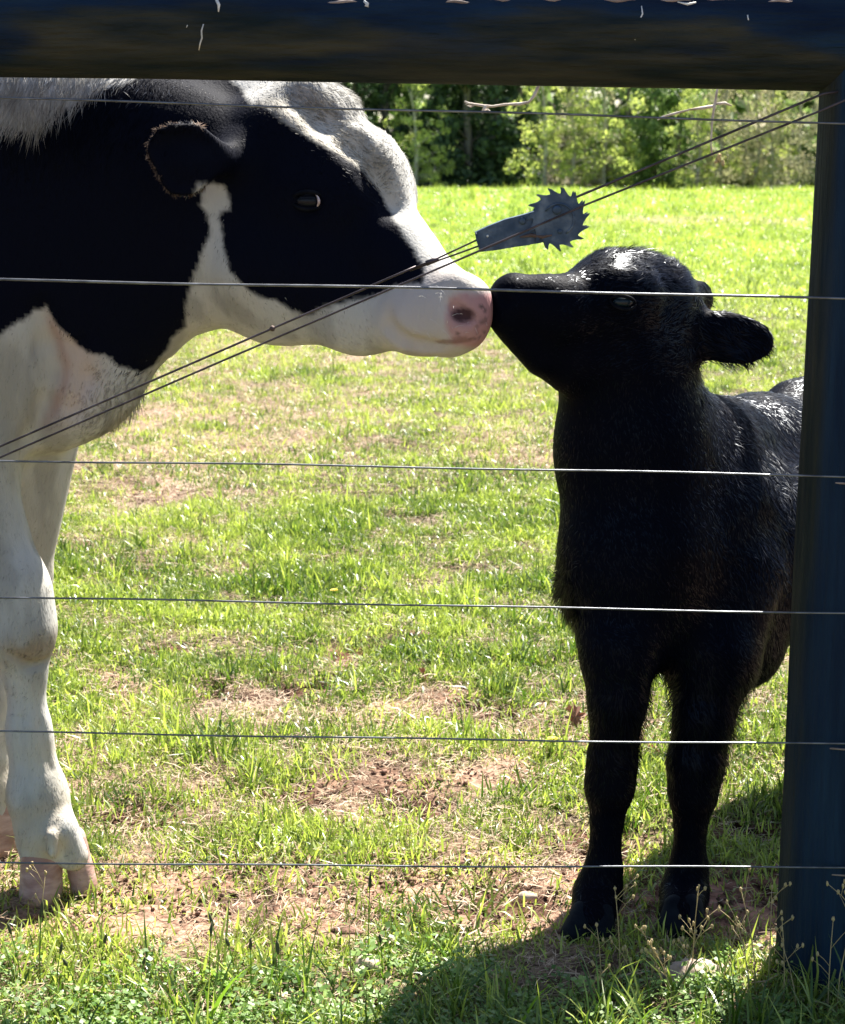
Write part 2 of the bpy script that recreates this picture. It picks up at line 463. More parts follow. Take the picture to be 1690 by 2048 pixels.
def blades(n, foot, hmin, hmax, wid, bend, seed, lean=.5, segs=2):
    """n grass blades as tapered strips"""
    r = np.random.default_rng(seed)
    base = np.c_[r.normal(0, foot * .5, n), r.normal(0, foot * .5, n), np.full(n, -.004)]
    az = r.uniform(0, 2 * np.pi, n); h = r.uniform(hmin, hmax, n)
    ln = np.abs(r.normal(0, lean, n)) + .1
    dirh = np.c_[np.cos(az), np.sin(az), np.zeros(n)]
    side = np.c_[-np.sin(az), np.cos(az), np.zeros(n)]
    tw = r.uniform(-1, 1, (n, 1)); side = side + dirh * tw * .8; side /= np.linalg.norm(side, axis=1, keepdims=True)
    V = []; 
    for k in range(segs + 1):
        s = k / segs
        horiz = np.sin(ln * (.5 + s * bend)) * s; vert = np.cos(ln * (.5 + s * bend * .9)) * s
        c = base + dirh * (h * horiz)[:, None] + np.array([0, 0, 1]) * (h * vert)[:, None]
        if k < segs:
            ww = wid * (1 - .35 * s) * r.uniform(.7, 1.2, n) if k == 0 else wid * (1 - .4 * s)
            ww = np.broadcast_to(ww, (n,))[:, None]
            V += [c - side * ww / 2, c + side * ww / 2]
        else: V.append(c)
    V = np.stack(V, 1)             # n, 2*segs+1, 3
    m = V.shape[1]; o = (np.arange(n) * m)[:, None]
    quads = np.concatenate([o + np.array([[2 * k, 2 * k + 1, 2 * k + 3, 2 * k + 2]]) for k in range(segs - 1)]) if segs > 1 else np.zeros((0, 4), int)
    tris = o + np.array([[2 * segs - 2, 2 * segs - 1, 2 * segs]])
    vary = np.repeat(r.normal(0, .26, n), m)
    return V.reshape(-1, 3), quads, tris, vary
def proto(name, parts, mat):
    vs_, fq, ft, va = [], [], [], []; c = 0
    for V, q, tt, vy in parts:
        vs_.append(V); fq.append(q + c); ft.append(tt + c); va.append(vy); c += len(V)
    me = mesh_np(name, np.concatenate(vs_), [np.concatenate(fq), np.concatenate(ft)], mat)
    a = me.attributes.new('vary', 'FLOAT', 'POINT'); a.data.foreach_set('value', np.concatenate(va).astype(np.float32))
    return bpy.data.objects.new(name, me)
def flat_straws(n, foot, lmin, lmax, wid, seed, zmax=.012):
    r = np.random.default_rng(seed)
    c = np.c_[r.uniform(-foot, foot, n), r.uniform(-foot, foot, n), r.uniform(.001, zmax, n)]
    az = r.uniform(0, 2 * np.pi, n); l = r.uniform(lmin, lmax, n); el = r.normal(0, .16, n)
    d = np.c_[np.cos(az) * np.cos(el), np.sin(az) * np.cos(el), np.sin(el)]
    s = np.c_[-np.sin(az), np.cos(az), r.normal(0, .5, n)]; s /= np.linalg.norm(s, axis=1, keepdims=True)
    w_ = wid * r.uniform(.5, 1.3, (n, 1)) / 2
    bendv = s * (r.normal(0, .10, n) * l)[:, None]
    a0 = c - d * l[:, None] / 2; a1 = c + bendv; a2 = c + d * l[:, None] / 2
    V = np.stack([a0 - s * w_ * .6, a0 + s * w_ * .6, a1 - s * w_, a1 + s * w_, a2 - s * w_ * .4, a2 + s * w_ * .4], 1)
    o = (np.arange(n) * 6)[:, None]
    q = np.concatenate([o + np.array([[0, 1, 3, 2]]), o + np.array([[2, 3, 5, 4]])])
    return V.reshape(-1, 3), q, np.zeros((0, 3), int), np.repeat(r.normal(0, .25, n), 6)

tufts = [proto('tuft_%d' % k, [blades(26, .05, .010, .030, .0027, .9, 100 + k, .75)], M_grass) for k in range(6)]
tufts += [proto('tuft_tall_%d' % k, [blades(14, .022, .03, .065, .0036, .8, 140 + k, .45)], M_grass) for k in range(2)]
def frustum_pts(n, y0, y1, half, x_extra=.25):
    y = np.sqrt(rng.uniform(y0 ** 2, y1 ** 2, n))
    x = rng.uniform(-1, 1, n) * (y * half + x_extra)
    return x, y
def grass_zone(n, y0, y1, smin, smax, x_extra=.3, half=.30):
    x, y = frustum_pts(n, y0, y1, half, x_extra)
    s_, st, g = cover(x, y)
    cl = fbm(np.c_[x, y] * 12, 31, 4)
    cl2 = fbm(np.c_[x, y] * 2.6 + 4, 37, 3)
    keep = rng.uniform(0, 1, n) < np.clip(g * (.14 + 1.6 * sstep(.36, .60, cl)), 0, 1)
    x, y, g, cl, cl2, st = x[keep], y[keep], g[keep], cl[keep], cl2[keep], st[keep]
    n = len(x)
    sc = rng.uniform(smin, smax, n) * (.55 + 1.05 * sstep(.3, .7, cl))
    pick = rng.integers(0, 6, n)
    tall = (rng.uniform(0, 1, n) < .02 + .09 * sstep(.5, .68, cl2))
    pick = np.where(tall, rng.integers(6, 8, n), pick)
    tint = np.clip(.22 + .45 * sstep(.3, .7, fbm(np.c_[x, y] * 3.1, 33, 3)) + .25 * sstep(5, 18, y) + rng.normal(0, .26, n), 0, 1)
    rot = np.c_[rng.normal(0, .15, n), rng.normal(0, .15, n), rng.uniform(0, 6.28, n)]
    return np.c_[x, y, ground_z(x, y)], rot, sc, pick, tint
def cat(zs): return [np.concatenate([z[k] for z in zs]) for k in range(5)]
gz = cat([grass_zone(46000, 1.5, 6.2, .7, 1.15, .5), grass_zone(32000, 6.2, 13, .9, 1.4), grass_zone(30000, 13, 32, 1.6, 2.8, .5), grass_zone(22000, 32, 72, 3.0, 5.0, 1)])
names = sorted(range(8), key=lambda k: tufts[k].name)
scatter('grass', sorted(tufts, key=lambda o: o.name), *gz, label='short bright green grass growing over the whole pasture')

straws = [proto('straw_%d' % k, [flat_straws(30, .07, .010, .048, .0018, 200 + k)], M_straw) for k in range(5)]
def straw_zone(n, y0, y1, smin, smax, x_extra=.3, base=.3):
    x, y = frustum_pts(n, y0, y1, .3, x_extra)
    s_, st, g = cover(x, y)
    cl = fbm(np.c_[x, y] * 7, 41, 3)
    strip = (y > 2.5) & (y < 2.9)
    p = base * sstep(.35, .6, cl) * np.where(strip, .45, 1) + .9 * st * np.where(strip, .4, 1) + .15 * s_ * sstep(.4, .6, cl)
    keep = rng.uniform(0, 1, n) < p
    x, y = x[keep], y[keep]; n = len(x)
    return (np.c_[x, y, ground_z(x, y)], np.c_[rng.normal(0, .1, n), rng.normal(0, .1, n), rng.uniform(0, 6.28, n)],
            rng.uniform(smin, smax, n), rng.integers(0, 5, n), np.clip(rng.normal(.5, .3, n), 0, 1))
sz = cat([straw_zone(14000, 1.7, 6.2, .6, 1.2, .5, .42), straw_zone(14000, 6.2, 13, .9, 1.5, .3, .4), straw_zone(4500, 13, 40, 1.5, 2.6, .3, .08)])
scatter('straw_litter', straws, *sz, label='dry tan straw and dead grass lying over the turf')

# low leafy weeds under the fence
def rosette(seed, n=16):
    r = np.random.default_rng(seed)
    Vs, F3 = [], []; c = 0; va = []
    quads = []
    for k in range(n):
        ctr = np.array([r.normal(0, .018), r.normal(0, .018), r.uniform(.004, .035)])
        az = r.uniform(0, 6.28); el = r.uniform(-.1, .7)
        d = np.array([math.cos(az) * math.cos(el), math.sin(az) * math.cos(el), math.sin(el)])
        s_ = np.array([-math.sin(az), math.cos(az), r.normal(0, .3)])
        l = r.uniform(.006, .012); wd = l * .42
        V = [ctr, ctr + d * l * .4 + s_ * wd, ctr + d * l * .95, ctr + d * l * .4 - s_ * wd]
        Vs += V; quads.append([c, c + 1, c + 2, c + 3]); c += 4; va += [r.normal(0, .2)] * 4
    return np.array(Vs), np.array(quads), np.zeros((0, 3), int), np.array(va)
weeds = [proto('weed_%d' % k, [rosette(300 + k, 26), blades(3, .02, .02, .05, .002, .6, 330 + k, .3)], M_weed) for k in range(5)]
n = 4800
x = rng.uniform(-1.1, 1.3, n); y = rng.uniform(1.55, 2.72, n)
cl = fbm(np.c_[x, y] * 5, 51, 3); edge = 2.48 + .14 * (fbm(np.c_[x * 3, y * 0], 52, 3) - .5) * 2 + .10 * sstep(.05, .5, x)
keep = (rng.uniform(0, 1, n) < np.clip((edge - y) / .16, 0, 1)) & (rng.uniform(0, 1, n) < .25 + 1.1 * sstep(.35, .6, cl))
x, y = x[keep], y[keep]; n = len(x)
scatter('low_weeds', weeds, np.c_[x, y, ground_z(x, y)], np.c_[rng.normal(0, .2, n), rng.normal(0, .2, n), rng.uniform(0, 6.28, n)],
        rng.uniform(.6, 1.2, n), rng.integers(0, 5, n), np.clip(rng.normal(.55, .28, n), 0, 1), label='low leafy green weeds carpeting the ground under the fence')

tall = [proto('tall_grass_%d' % k, [blades(9, .02, .05, .12, .0042, 1.0, 400 + k, .45, 3)], M_grass) for k in range(5)]
n = 600
x = rng.uniform(-.9, 1.1, n); y = rng.uniform(1.5, 2.46, n)
cl = fbm(np.c_[x, y] * 4, 61, 3)
keep = rng.uniform(0, 1, n) < np.clip(.15 + sstep(.42, .6, cl) + .5 * sstep(.25, .6, x), 0, 1) * (1 - .7 * sstep(2.3, 2.5, y))
x, y = x[keep], y[keep]; n = len(x)
scatter('tall_grass', tall, np.c_[x, y, ground_z(x, y)], np.c_[rng.normal(0, .1, n), rng.normal(0, .1, n), rng.uniform(0, 6.28, n)],
        rng.uniform(.6, 1.15, n), rng.integers(0, 5, n), np.clip(rng.normal(.25, .2, n), 0, 1), label='ungrazed taller grass blades along the near side of the fence')

# soil crumbs
def crumb(name, seed):
    random.seed(seed); m = MB()
    for k in range(7): m.blob((random.gauss(0, .02), random.gauss(0, .02), random.uniform(0, .002)), random.uniform(.0015, .006), 6, 4, .3, (1, 1, .7))
    return bpy.data.objects.new(name, m.mesh(name, M_clod))
crumbs = [crumb('crumb_%d' % k, 500 + k) for k in range(4)]
x, y = frustum_pts(9000, 2.1, 7, .3, .3)
s_, st, g = cover(x, y)
keep = rng.uniform(0, 1, len(x)) < .06 + .8 * s_
x, y = x[keep], y[keep]; n = len(x)
scatter('soil_crumbs', crumbs, np.c_[x, y, ground_z(x, y)], np.c_[np.zeros(n), np.zeros(n), rng.uniform(0, 6.28, n)],
        rng.uniform(.5, 1.3, n), rng.integers(0, 4, n), np.zeros(n), label='small crumbs of reddish brown soil on the bare trodden strip')

# ------------------------------------------------------------------ implicit modelling of the animals
class Field:
    def __init__(s, lo, hi, h):
        s.h = h; s.lo = np.array(lo, float)
        s.n = np.ceil((np.array(hi) - s.lo) / h).astype(int) + 1
        s.d = np.full(s.n, .5, dtype=np.float32)
        s.ax = [s.lo[k] + np.arange(s.n[k]) * h for k in range(3)]
    def _sub(s, lo, hi):
        a = np.maximum(0, np.floor((lo - s.lo) / s.h).astype(int)); b = np.minimum(s.n, np.ceil((hi - s.lo) / s.h).astype(int) + 1)
        if np.any(b <= a): return None
        sl_ = tuple(slice(a[k], b[k]) for k in range(3))
        x = s.ax[0][sl_[0]][:, None, None]; y = s.ax[1][sl_[1]][None, :, None]; z = s.ax[2][sl_[2]][None, None, :]
        return sl_, x, y, z
    def _mix(s, sl_, d, k, op):
        cur = s.d[sl_]
        if op == 'sub':
            d = -d
            h = np.clip(.5 - .5 * (cur - d) / k, 0, 1)
            s.d[sl_] = (cur * (1 - h) + d * h + k * h * (1 - h)).astype(np.float32)
        else:
            h = np.clip(.5 + .5 * (d - cur) / k, 0, 1)
            s.d[sl_] = (d * (1 - h) + cur * h - k * h * (1 - h)).astype(np.float32)
    def cone(s, a, ra, b, rb, k=.02, ys=1.0, op='add'):
        a = np.asarray(a, float); b = np.asarray(b, float)
        m = max(ra, rb) * max(1, ys) + k + 3 * s.h
        r = s._sub(np.minimum(a, b) - m, np.maximum(a, b) + m)
        if r is None: return
        sl_, x, y, z = r
        ab = b - a; L2 = ab @ ab + 1e-12
        t = np.clip(((x - a[0]) * ab[0] + (y - a[1]) * ab[1] + (z - a[2]) * ab[2]) / L2, 0, 1)
        dx = x - a[0] - t * ab[0]; dy = (y - a[1] - t * ab[1]) / ys; dz = z - a[2] - t * ab[2]
        d = (np.sqrt(dx * dx + dy * dy + dz * dz) - (ra + (rb - ra) * t)) * min(1, ys)
        s._mix(sl_, d, k, op)
    def ell(s, c, ax, rad, k=.02, op='add'):
        """ax: 3 unit axes rows"""
        c = np.asarray(c, float); ax = np.asarray(ax, float); rad = np.asarray(rad, float)
        ax = ax / np.linalg.norm(ax, axis=1, keepdims=True)
        m = rad.max() + k + 3 * s.h
        r = s._sub(c - m, c + m)
        if r is None: return
        sl_, x, y, z = r
        q = [((x - c[0]) * ax[i, 0] + (y - c[1]) * ax[i, 1] + (z - c[2]) * ax[i, 2]) / rad[i] for i in range(3)]
        k0 = np.sqrt(q[0] ** 2 + q[1] ** 2 + q[2] ** 2)
        k1 = np.sqrt((q[0] / rad[0]) ** 2 + (q[1] / rad[1]) ** 2 + (q[2] / rad[2]) ** 2) + 1e-9
        s._mix(sl_, k0 * (k0 - 1) / k1, k, op)
    def hit(s, px, py, y0=2.35, y1=3.3):
        for Y in np.arange(y0, y1, .002):
            q = P(px, py, Y); i = np.round((q - s.lo) / s.h).astype(int)
            if np.all(i >= 0) and np.all(i < s.n) and s.d[tuple(i)] < .002: return q
        return P(px, py, y1)
    def groove(s, pts, rad, k=.006):
        q = [s.hit(a, b_) for a, b_ in pts]
        m_ = s.h
        q = [c + np.array([0, -.0015, 0]) for c in q]
        if not hasattr(rad, '__len__'): rad = [rad] * len(q)
        for i in range(len(q) - 1): s.cone(q[i], rad[i], q[i + 1], rad[i + 1], k, 1, 'sub')
    def cut_below(s, z0):
        s.d = np.maximum(s.d, (z0 - s.ax[2])[None, None, :].astype(np.float32))
    def mesh(s):
        d = s.d; n = d.shape
        ins = d < 0
        cells = np.zeros((n[0] - 1, n[1] - 1, n[2] - 1), np.int8)
        for i in (0, 1):
            for j in (0, 1):
                for k in (0, 1):
                    cells += ins[i:n[0] - 1 + i, j:n[1] - 1 + j, k:n[2] - 1 + k]
        act = (cells > 0) & (cells < 8)
        ci = np.argwhere(act); idm = np.full(act.shape, -1, np.int64); idm[act] = np.arange(len(ci))
        acc = np.zeros((len(ci), 3)); cnt = np.zeros(len(ci))
        corners = [(i, j, k) for i in (0, 1) for j in (0, 1) for k in (0, 1)]
        val = {c: d[ci[:, 0] + c[0], ci[:, 1] + c[1], ci[:, 2] + c[2]] for c in corners}
        for a in corners:
            for axn in range(3):
                if a[axn] == 0:
                    b_ = list(a); b_[axn] = 1; b_ = tuple(b_)
                    va, vb = val[a], val[b_]
                    cr = (va < 0) != (vb < 0)
                    tt = np.where(cr, va / np.where(cr, va - vb, 1), 0)
                    p = np.array(a, float)[None, :].repeat(len(ci), 0); p[:, axn] += tt
                    acc[cr] += p[cr]; cnt[cr] += 1
        V = s.lo + (ci + acc / cnt[:, None]) * s.h
        faces = []
        for axn in range(3):
            o1, o2 = [(1, 2), (2, 0), (0, 1)][axn]
            sa = [slice(None)] * 3; sb = [slice(None)] * 3
            sa[axn] = slice(0, n[axn] - 1); sb[axn] = slice(1, n[axn])
            A = ins[tuple(sa)]; B = ins[tuple(sb)]
            e = np.argwhere(A != B)
            ok = (e[:, o1] > 0) & (e[:, o2] > 0) & (e[:, o1] < n[o1] - 1) & (e[:, o2] < n[o2] - 1)
            e = e[ok]; flip = A[e[:, 0], e[:, 1], e[:, 2]]
            def cid(u, v):
                c = e.copy(); c[:, o1] -= u; c[:, o2] -= v
                return idm[c[:, 0], c[:, 1], c[:, 2]]
            q = np.stack([cid(1, 1), cid(0, 1), cid(0, 0), cid(1, 0)], 1)
            q[~flip] = q[~flip][:, ::-1]
            faces.append(q)
        Fq = np.concatenate(faces)
        Fq = Fq[(Fq >= 0).all(1)]
        # light smoothing
        for lam in (.5, -.52, .5, -.52):
            sm = np.zeros_like(V); c2 = np.zeros(len(V))
            for k in range(4):
                a_, b_ = Fq[:, k], Fq[:, (k + 1) % 4]
                np.add.at(sm, a_, V[b_]); np.add.at(c2, a_, 1)
                np.add.at(sm, b_, V[a_]); np.add.at(c2, b_, 1)
            V = V * (1 - lam) + lam * sm / c2[:, None]
        return V, Fq

def in_poly(px, pz, poly):
    r = np.zeros(len(px), bool); n = len(poly); j = n - 1
    for i in range(n):
        xi, zi = poly[i]; xj, zj = poly[j]
        if zi != zj:
            c = ((zi > pz) != (zj > pz)) & (px < (xj - xi) * (pz - zi) / (zj - zi) + xi)
            r ^= c
        j = i
    return r
def zx(pts, Y):
    out = []
    for a in pts:
        q = P(a[0], a[1], Y); out.append((q[0], q[2]))
    return out
def poly_sd(x, z, poly):
    d = np.full(len(x), 1e9); n = len(poly)
    for i in range(n):
        ax, az = poly[i]; bx, bz = poly[(i + 1) % n]
        ex, ez = bx - ax, bz - az; t = np.clip(((x - ax) * ex + (z - az) * ez) / (ex * ex + ez * ez), 0, 1)
        d = np.minimum(d, np.hypot(x - ax - t * ex, z - az - t * ez))
    return np.where(in_poly(x, z, poly), -d, d)
def face_normals(V, Fq):
    a = V[Fq[:, 2]] - V[Fq[:, 0]]; b_ = V[Fq[:, 3]] - V[Fq[:, 1]]
    n = np.cross(a, b_); ar = np.linalg.norm(n, axis=1) / 2
    return n / (2 * ar[:, None] + 1e-12), ar
def vert_normals(V, Fq):
    n, ar = face_normals(V, Fq); vn = np.zeros_like(V)
    for k in range(4): np.add.at(vn, Fq[:, k], n * ar[:, None])
    return vn / (np.linalg.norm(vn, axis=1, keepdims=True) + 1e-12)
def fur(name, V, Fq, count, weight, flow, length, lift, width, color, mat, parent, seed=1, clump=0.0, jit=.25, upb=None):
    r = np.random.default_rng(seed)
    fn, ar = face_normals(V, Fq); vn = vert_normals(V, Fq)
    fc = V[Fq].mean(1)
    p = ar * weight(fc); p /= p.sum()
    fi = r.choice(len(Fq), count, p=p)
    u, v = r.uniform(0, 1, (2, count))
    wts = np.stack([(1 - u) * (1 - v), u * (1 - v), u * v, (1 - u) * v], 1)
    root = (V[Fq[fi]] * wts[:, :, None]).sum(1); nrm = (vn[Fq[fi]] * wts[:, :, None]).sum(1)
    nrm /= np.linalg.norm(nrm, axis=1, keepdims=True)
    fl = flow(root)
    cl = np.stack([fbm(root * 28, 71, 2), fbm(root * 28, 72, 2), fbm(root * 28, 73, 2)], 1) - .5
    cl2 = np.stack([fbm(root * 90, 74, 1), fbm(root * 90, 75, 1), fbm(root * 90, 76, 1)], 1) - .5
    ln = length(root) * r.uniform(.6, 1.2, count)
    lf = lift(root)
    fl = fl + cl * (1.2 + clump * 2 * lf[:, None]) + cl2 * 1.1 + r.normal(0, .16, (count, 3))
    fl -= nrm * (fl * nrm).sum(1, keepdims=True); fl /= np.linalg.norm(fl, axis=1, keepdims=True) + 1e-9
    d = fl + nrm * (lf * r.uniform(.5, 1.4, count))[:, None]; d /= np.linalg.norm(d, axis=1, keepdims=True)
    side = np.cross(d, nrm + r.normal(0, .25, (count, 3))); side /= np.linalg.norm(side, axis=1, keepdims=True)
    wd = (width(root) if callable(width) else np.full(count, width))[:, None]
    root = root - nrm * .001
    d2 = d + fl * .35 - nrm * .12; d2 /= np.linalg.norm(d2, axis=1, keepdims=True)
    mid = root + d * (ln * .5)[:, None]; tip = mid + d2 * (ln * .5)[:, None]
    VV = np.stack([root - side * wd * .5, root + side * wd * .5, mid - side * wd * .42, mid + side * wd * .42, tip], 1).reshape(-1, 3)
    o = (np.arange(count) * 5)[:, None]
    me = mesh_np(name, VV, [o + np.array([[0, 1, 3, 2]]), o + np.array([[2, 3, 4]])], mat)
    c = color(root, r)
    add_col(me, np.repeat(c, 5, 0).astype(np.float32))
    nn = nrm * .8 + d * .15 + side * r.normal(0, jit, (count, 1)) + np.array([0, 0, .05])
    if upb is not None: nn += np.array([-.05, -.45, .9]) * (upb(root) * r.uniform(0, 1, count) ** 1.6 * 3.2)[:, None]
    nn /= np.linalg.norm(nn, axis=1, keepdims=True)
    me.normals_split_custom_set_from_vertices(np.repeat(nn, 5, 0).astype(np.float32))
    ob = link(name, me, parent); tag(ob, kind='stuff')
    return ob

# ------------------------------------------------------------------ COW
cow = empty('cow', (-1.0, 2.9, 0))
tag(cow, 'large black and white cow reaching in from the left to touch noses with the calf', 'cow')
fd = Field((-2.75, 2.38, -.02), (.16, 3.42, 1.62), .006)
def cn(f, a, b_, k=.03, ys=1.0, op='add'):
    f.cone(P(*a[:3]), a[3] * S(a[1], a[2]), P(*b_[:3]), b_[3] * S(b_[1], b_[2]), k, ys, op)
def el(f, c, r3, ax=None, k=.02, op='add'):
    s_ = S(c[1], c[2])
    f.ell(P(*c), ax if ax is not None else np.eye(3), np.array(r3) * s_, k, op)
# barrel, chest, neck (world metres for what lies outside the picture)
fd.cone((-1.05, 3.0, .99), .33, (-2.15, 3.02, .97), .32, .08, .82)
fd.cone((-1.35, 3.0, .80), .26, (-1.95, 3.02, .80), .28, .1, .9)
fd.cone((-2.2, 3.02, 1.12), .20, (-2.42, 3.02, 1.05), .18, .1, .95)
fd.cone((-.95, 3.0, 1.2), .17, (-2.3, 3.02, 1.28), .08, .1, .9)
cn(fd, (-90, 480, 2.95, 300), (110, 420, 2.93, 270), .08, .60)
cn(fd, (110, 420, 2.93, 270), (330, 400, 2.90, 225), .08, .55)
cn(fd, (330, 410, 2.90, 215), (500, 400, 2.86, 150), .05, .62)
cn(fd, (60, 560, 2.92, 200), (215, 610, 2.88, 125), .07, .6)
cn(fd, (-60, 700, 2.93, 190), (110, 770, 2.90, 115), .07, .8)
cn(fd, (110, 770, 2.90, 112), (160, 762, 2.88, 84), .05, .8)
cn(fd, (-160, 640, 2.84, 190), (-90, 860, 2.84, 130), .06, .7)     # near shoulder
cn(fd, (205, 640, 2.88, 90), (178, 750, 2.88, 76), .05, .5)
# head
cn(fd, (585, 285, 2.89, 118), (690, 392, 2.84, 128), .035, .9)
cn(fd, (690, 392, 2.84, 126), (790, 520, 2.77, 80), .03, .78)
cn(fd, (790, 520, 2.77, 84), (905, 612, 2.69, 62), .03, .95)
cn(fd, (900, 610, 2.69, 62), (915, 628, 2.68, 62), .025, 1.1)
cn(fd, (440, 520, 2.86, 128), (560, 560, 2.82, 112), .04, .62)
cn(fd, (560, 575, 2.82, 108), (720, 627, 2.76, 72), .03, .62)
cn(fd, (720, 630, 2.76, 70), (850, 645, 2.71, 54), .03, .8)
cn(fd, (850, 648, 2.71, 52), (905, 655, 2.69, 44), .02, .95)
cn(fd, (560, 430, 2.84, 130), (640, 520, 2.80, 100), .04, .72)
cn(fd, (600, 400, 2.77, 48), (665, 415, 2.76, 40), .03, .7)         # brow over the near eye
cn(fd, (560, 300, 2.82, 60), (600, 370, 2.79, 40), .04, .6)
cn(fd, (505, 540, 2.765, 40), (640, 565, 2.745, 28), .05, .5)        # cheek ridge
cn(fd, (745, 312, 2.88, 34), (778, 388, 2.87, 36), .05, .9)          # far brow
cn(fd, (620, 200, 2.90, 50), (676, 225, 2.90, 42), .04, 1.3)         # poll tuft
cn(fd, (915, 575, 2.66, 30), (950, 600, 2.66, 26), .02, 1.0)         # nose pad
cn(fd, (822, 640, 2.685, 46), (880, 650, 2.665, 40), .05, .8)         # lip
cn(fd, (230, 205, 2.99, 75), (600, 188, 2.95, 42), .05, 1.0)
cn(fd, (942, 592, 2.675, 33), (946, 630, 2.67, 33), .02, 1.5)
cn(fd, (905, 668, 2.69, 34), (935, 660, 2.68, 32), .02, 1.5)
# near ear
ear_poly = zx([(452, 318), (440, 290), (426, 268), (407, 250), (377, 238), (342, 241), (312, 254), (296, 275), (289, 300), (298, 322), (309, 344), (318, 368), (336, 391), (364, 399), (390, 394), (408, 378), (436, 350)], 2.66)
def ear_sd(x, z): return poly_sd(x, z, ear_poly)
x0e, x1e = P(289, 300, 2.66)[0], P(452, 300, 2.66)[0]
def ear_y(x, z, sd):
    u = np.clip((x - x0e) / (x1e - x0e), 0, 1)
    rim = np.clip(1 + sd / .030, 0, 1)
    return 2.665 + .085 * u ** 2.2 - .020 * rim ** 2 * (1 - u) + .006 * np.sin(z * 60) * (1 - rim)
_r = fd._sub(np.array([x0e - .03, 2.58, P(300, 410, 2.66)[2] - .02]), np.array([x1e + .03, 2.80, P(300, 230, 2.66)[2] + .02]))
_sl, _x, _y, _z = _r
_sd = ear_sd(np.broadcast_to(_x, (_x.shape[0], 1, _z.shape[2])).reshape(-1), np.broadcast_to(_z, (_x.shape[0], 1, _z.shape[2])).reshape(-1)).reshape(_x.shape[0], 1, _z.shape[2])
_pl = np.abs(_y - ear_y(_x, _z, _sd)) - .0085
_dd = np.maximum(_sd + .004, _pl); _q = np.clip(.5 + .5 * ((_sd + .004) - _pl) / .006, 0, 1)
_dd = _pl * (1 - _q) + (_sd + .004) * _q + .006 * _q * (1 - _q)
fd._mix(_sl, _dd, .008, 'add')
cn(fd, (432, 318, 2.745, 24), (470, 320, 2.80, 44), .03)
# far ear
el(fd, (440, 300, 3.08), (80, 60, 16), np.array([[-.8, .6, -.1], [0, 0, 1], [.6, .8, 0]]), .015)
cn(fd, (470, 300, 3.0, 40), (440, 300, 3.06, 28), .03)
# nostril, mouth, eye socket
fd.groove([(600, 195), (650, 235), (705, 285), (755, 345), (785, 410)], [.003, .005, .006, .005, .003], .045)
fd.groove([(902, 602), (912, 618), (928, 632), (940, 637)], [.008, .012, .0155, .010], .004)
fd.groove([(872, 692), (905, 691), (945, 682), (968, 668)], .0035, .004)
fd.groove([(770, 625), (776, 655), (800, 680), (838, 692), (872, 692)], [.004, .008, .009, .0075, .005], .018)
el(fd, (618, 402, 2.735), (22, 14, 13), None, .012, 'sub')
fd.groove([(585, 418), (610, 424), (640, 420)], .004, .012)
fd.groove([(80, 620), (98, 690), (111, 745), (98, 810), (62, 880)], [.005, .010, .013, .010, .006], .03)
fd.groove([(150, 700), (170, 760), (150, 820)], .006, .03)
# near foreleg
cn(fd, (-140, 860, 2.84, 135), (30, 1195, 2.79, 66), .05)
cn(fd, (25, 1180, 2.79, 72), (35, 1262, 2.785, 74), .03)
cn(fd, (35, 1262, 2.785, 68), (50, 1345, 2.78, 40), .03)
cn(fd, (50, 1340, 2.78, 39), (58, 1470, 2.775, 38), .02)
cn(fd, (58, 1460, 2.775, 38), (75, 1590, 2.77, 58), .03)
cn(fd, (75, 1590, 2.77, 57), (92, 1665, 2.755, 58), .02)
cn(fd, (92, 1665, 2.755, 56), (84, 1720, 2.745, 42), .02)
cn(fd, (120, 1660, 2.735, 36), (147, 1712, 2.735, 30), .014)
cn(fd, (104, 1672, 2.70, 13), (108, 1706, 2.695, 12), .008)
el(fd, (122, 1716, 2.69), (7, 26, 30), None, .01, 'sub')
# far foreleg
cn(fd, (40, 820, 3.0, 130), (38, 1160, 2.985, 58), .05)
cn(fd, (38, 1160, 2.985, 60), (15, 1260, 2.975, 58), .03)
cn(fd, (15, 1260, 2.975, 50), (-12, 1460, 2.96, 36), .03)
cn(fd, (-12, 1460, 2.96, 36), (-20, 1580, 2.945, 48), .02)
cn(fd, (-20, 1580, 2.945, 48), (-10, 1640, 2.93, 40), .02)
# hind legs and tail (outside the picture)
for yy, xo in ((2.85, .0), (3.17, .14)):
    fd.cone((-2.28 + xo, yy, .9), .17, (-2.2 + xo, yy, .62), .085, .06)
    fd.cone((-2.2 + xo, yy, .62), .08, (-2.36 + xo, yy, .48), .05, .03)
    fd.cone((-2.36 + xo, yy, .48), .045, (-2.32 + xo, yy, .2), .032, .02)
    fd.cone((-2.32 + xo, yy, .2), .042, (-2.26 + xo, yy, .09), .045, .02)
fd.cone((-2.58, 3.02, 1.12), .03, (-2.64, 3.02, .6), .018, .03)
fd.cone((-2.64, 3.02, .6), .025, (-2.64, 3.02, .42), .04, .02)
fd.cone((-1.9, 3.0, .55), .12, (-2.1, 3.0, .56), .13, .06)
fd.groove([(44, 1368), (40, 1440), (38, 1530)], [.003, .005, .004], .012)
fd.groove([(76, 1360), (82, 1450), (104, 1540)], [.002, .0035, .003], .010)
fd.groove([(20, 1312), (58, 1334), (96, 1322)], [.004, .005, .003], .015)
V, Fq = fd.mesh()

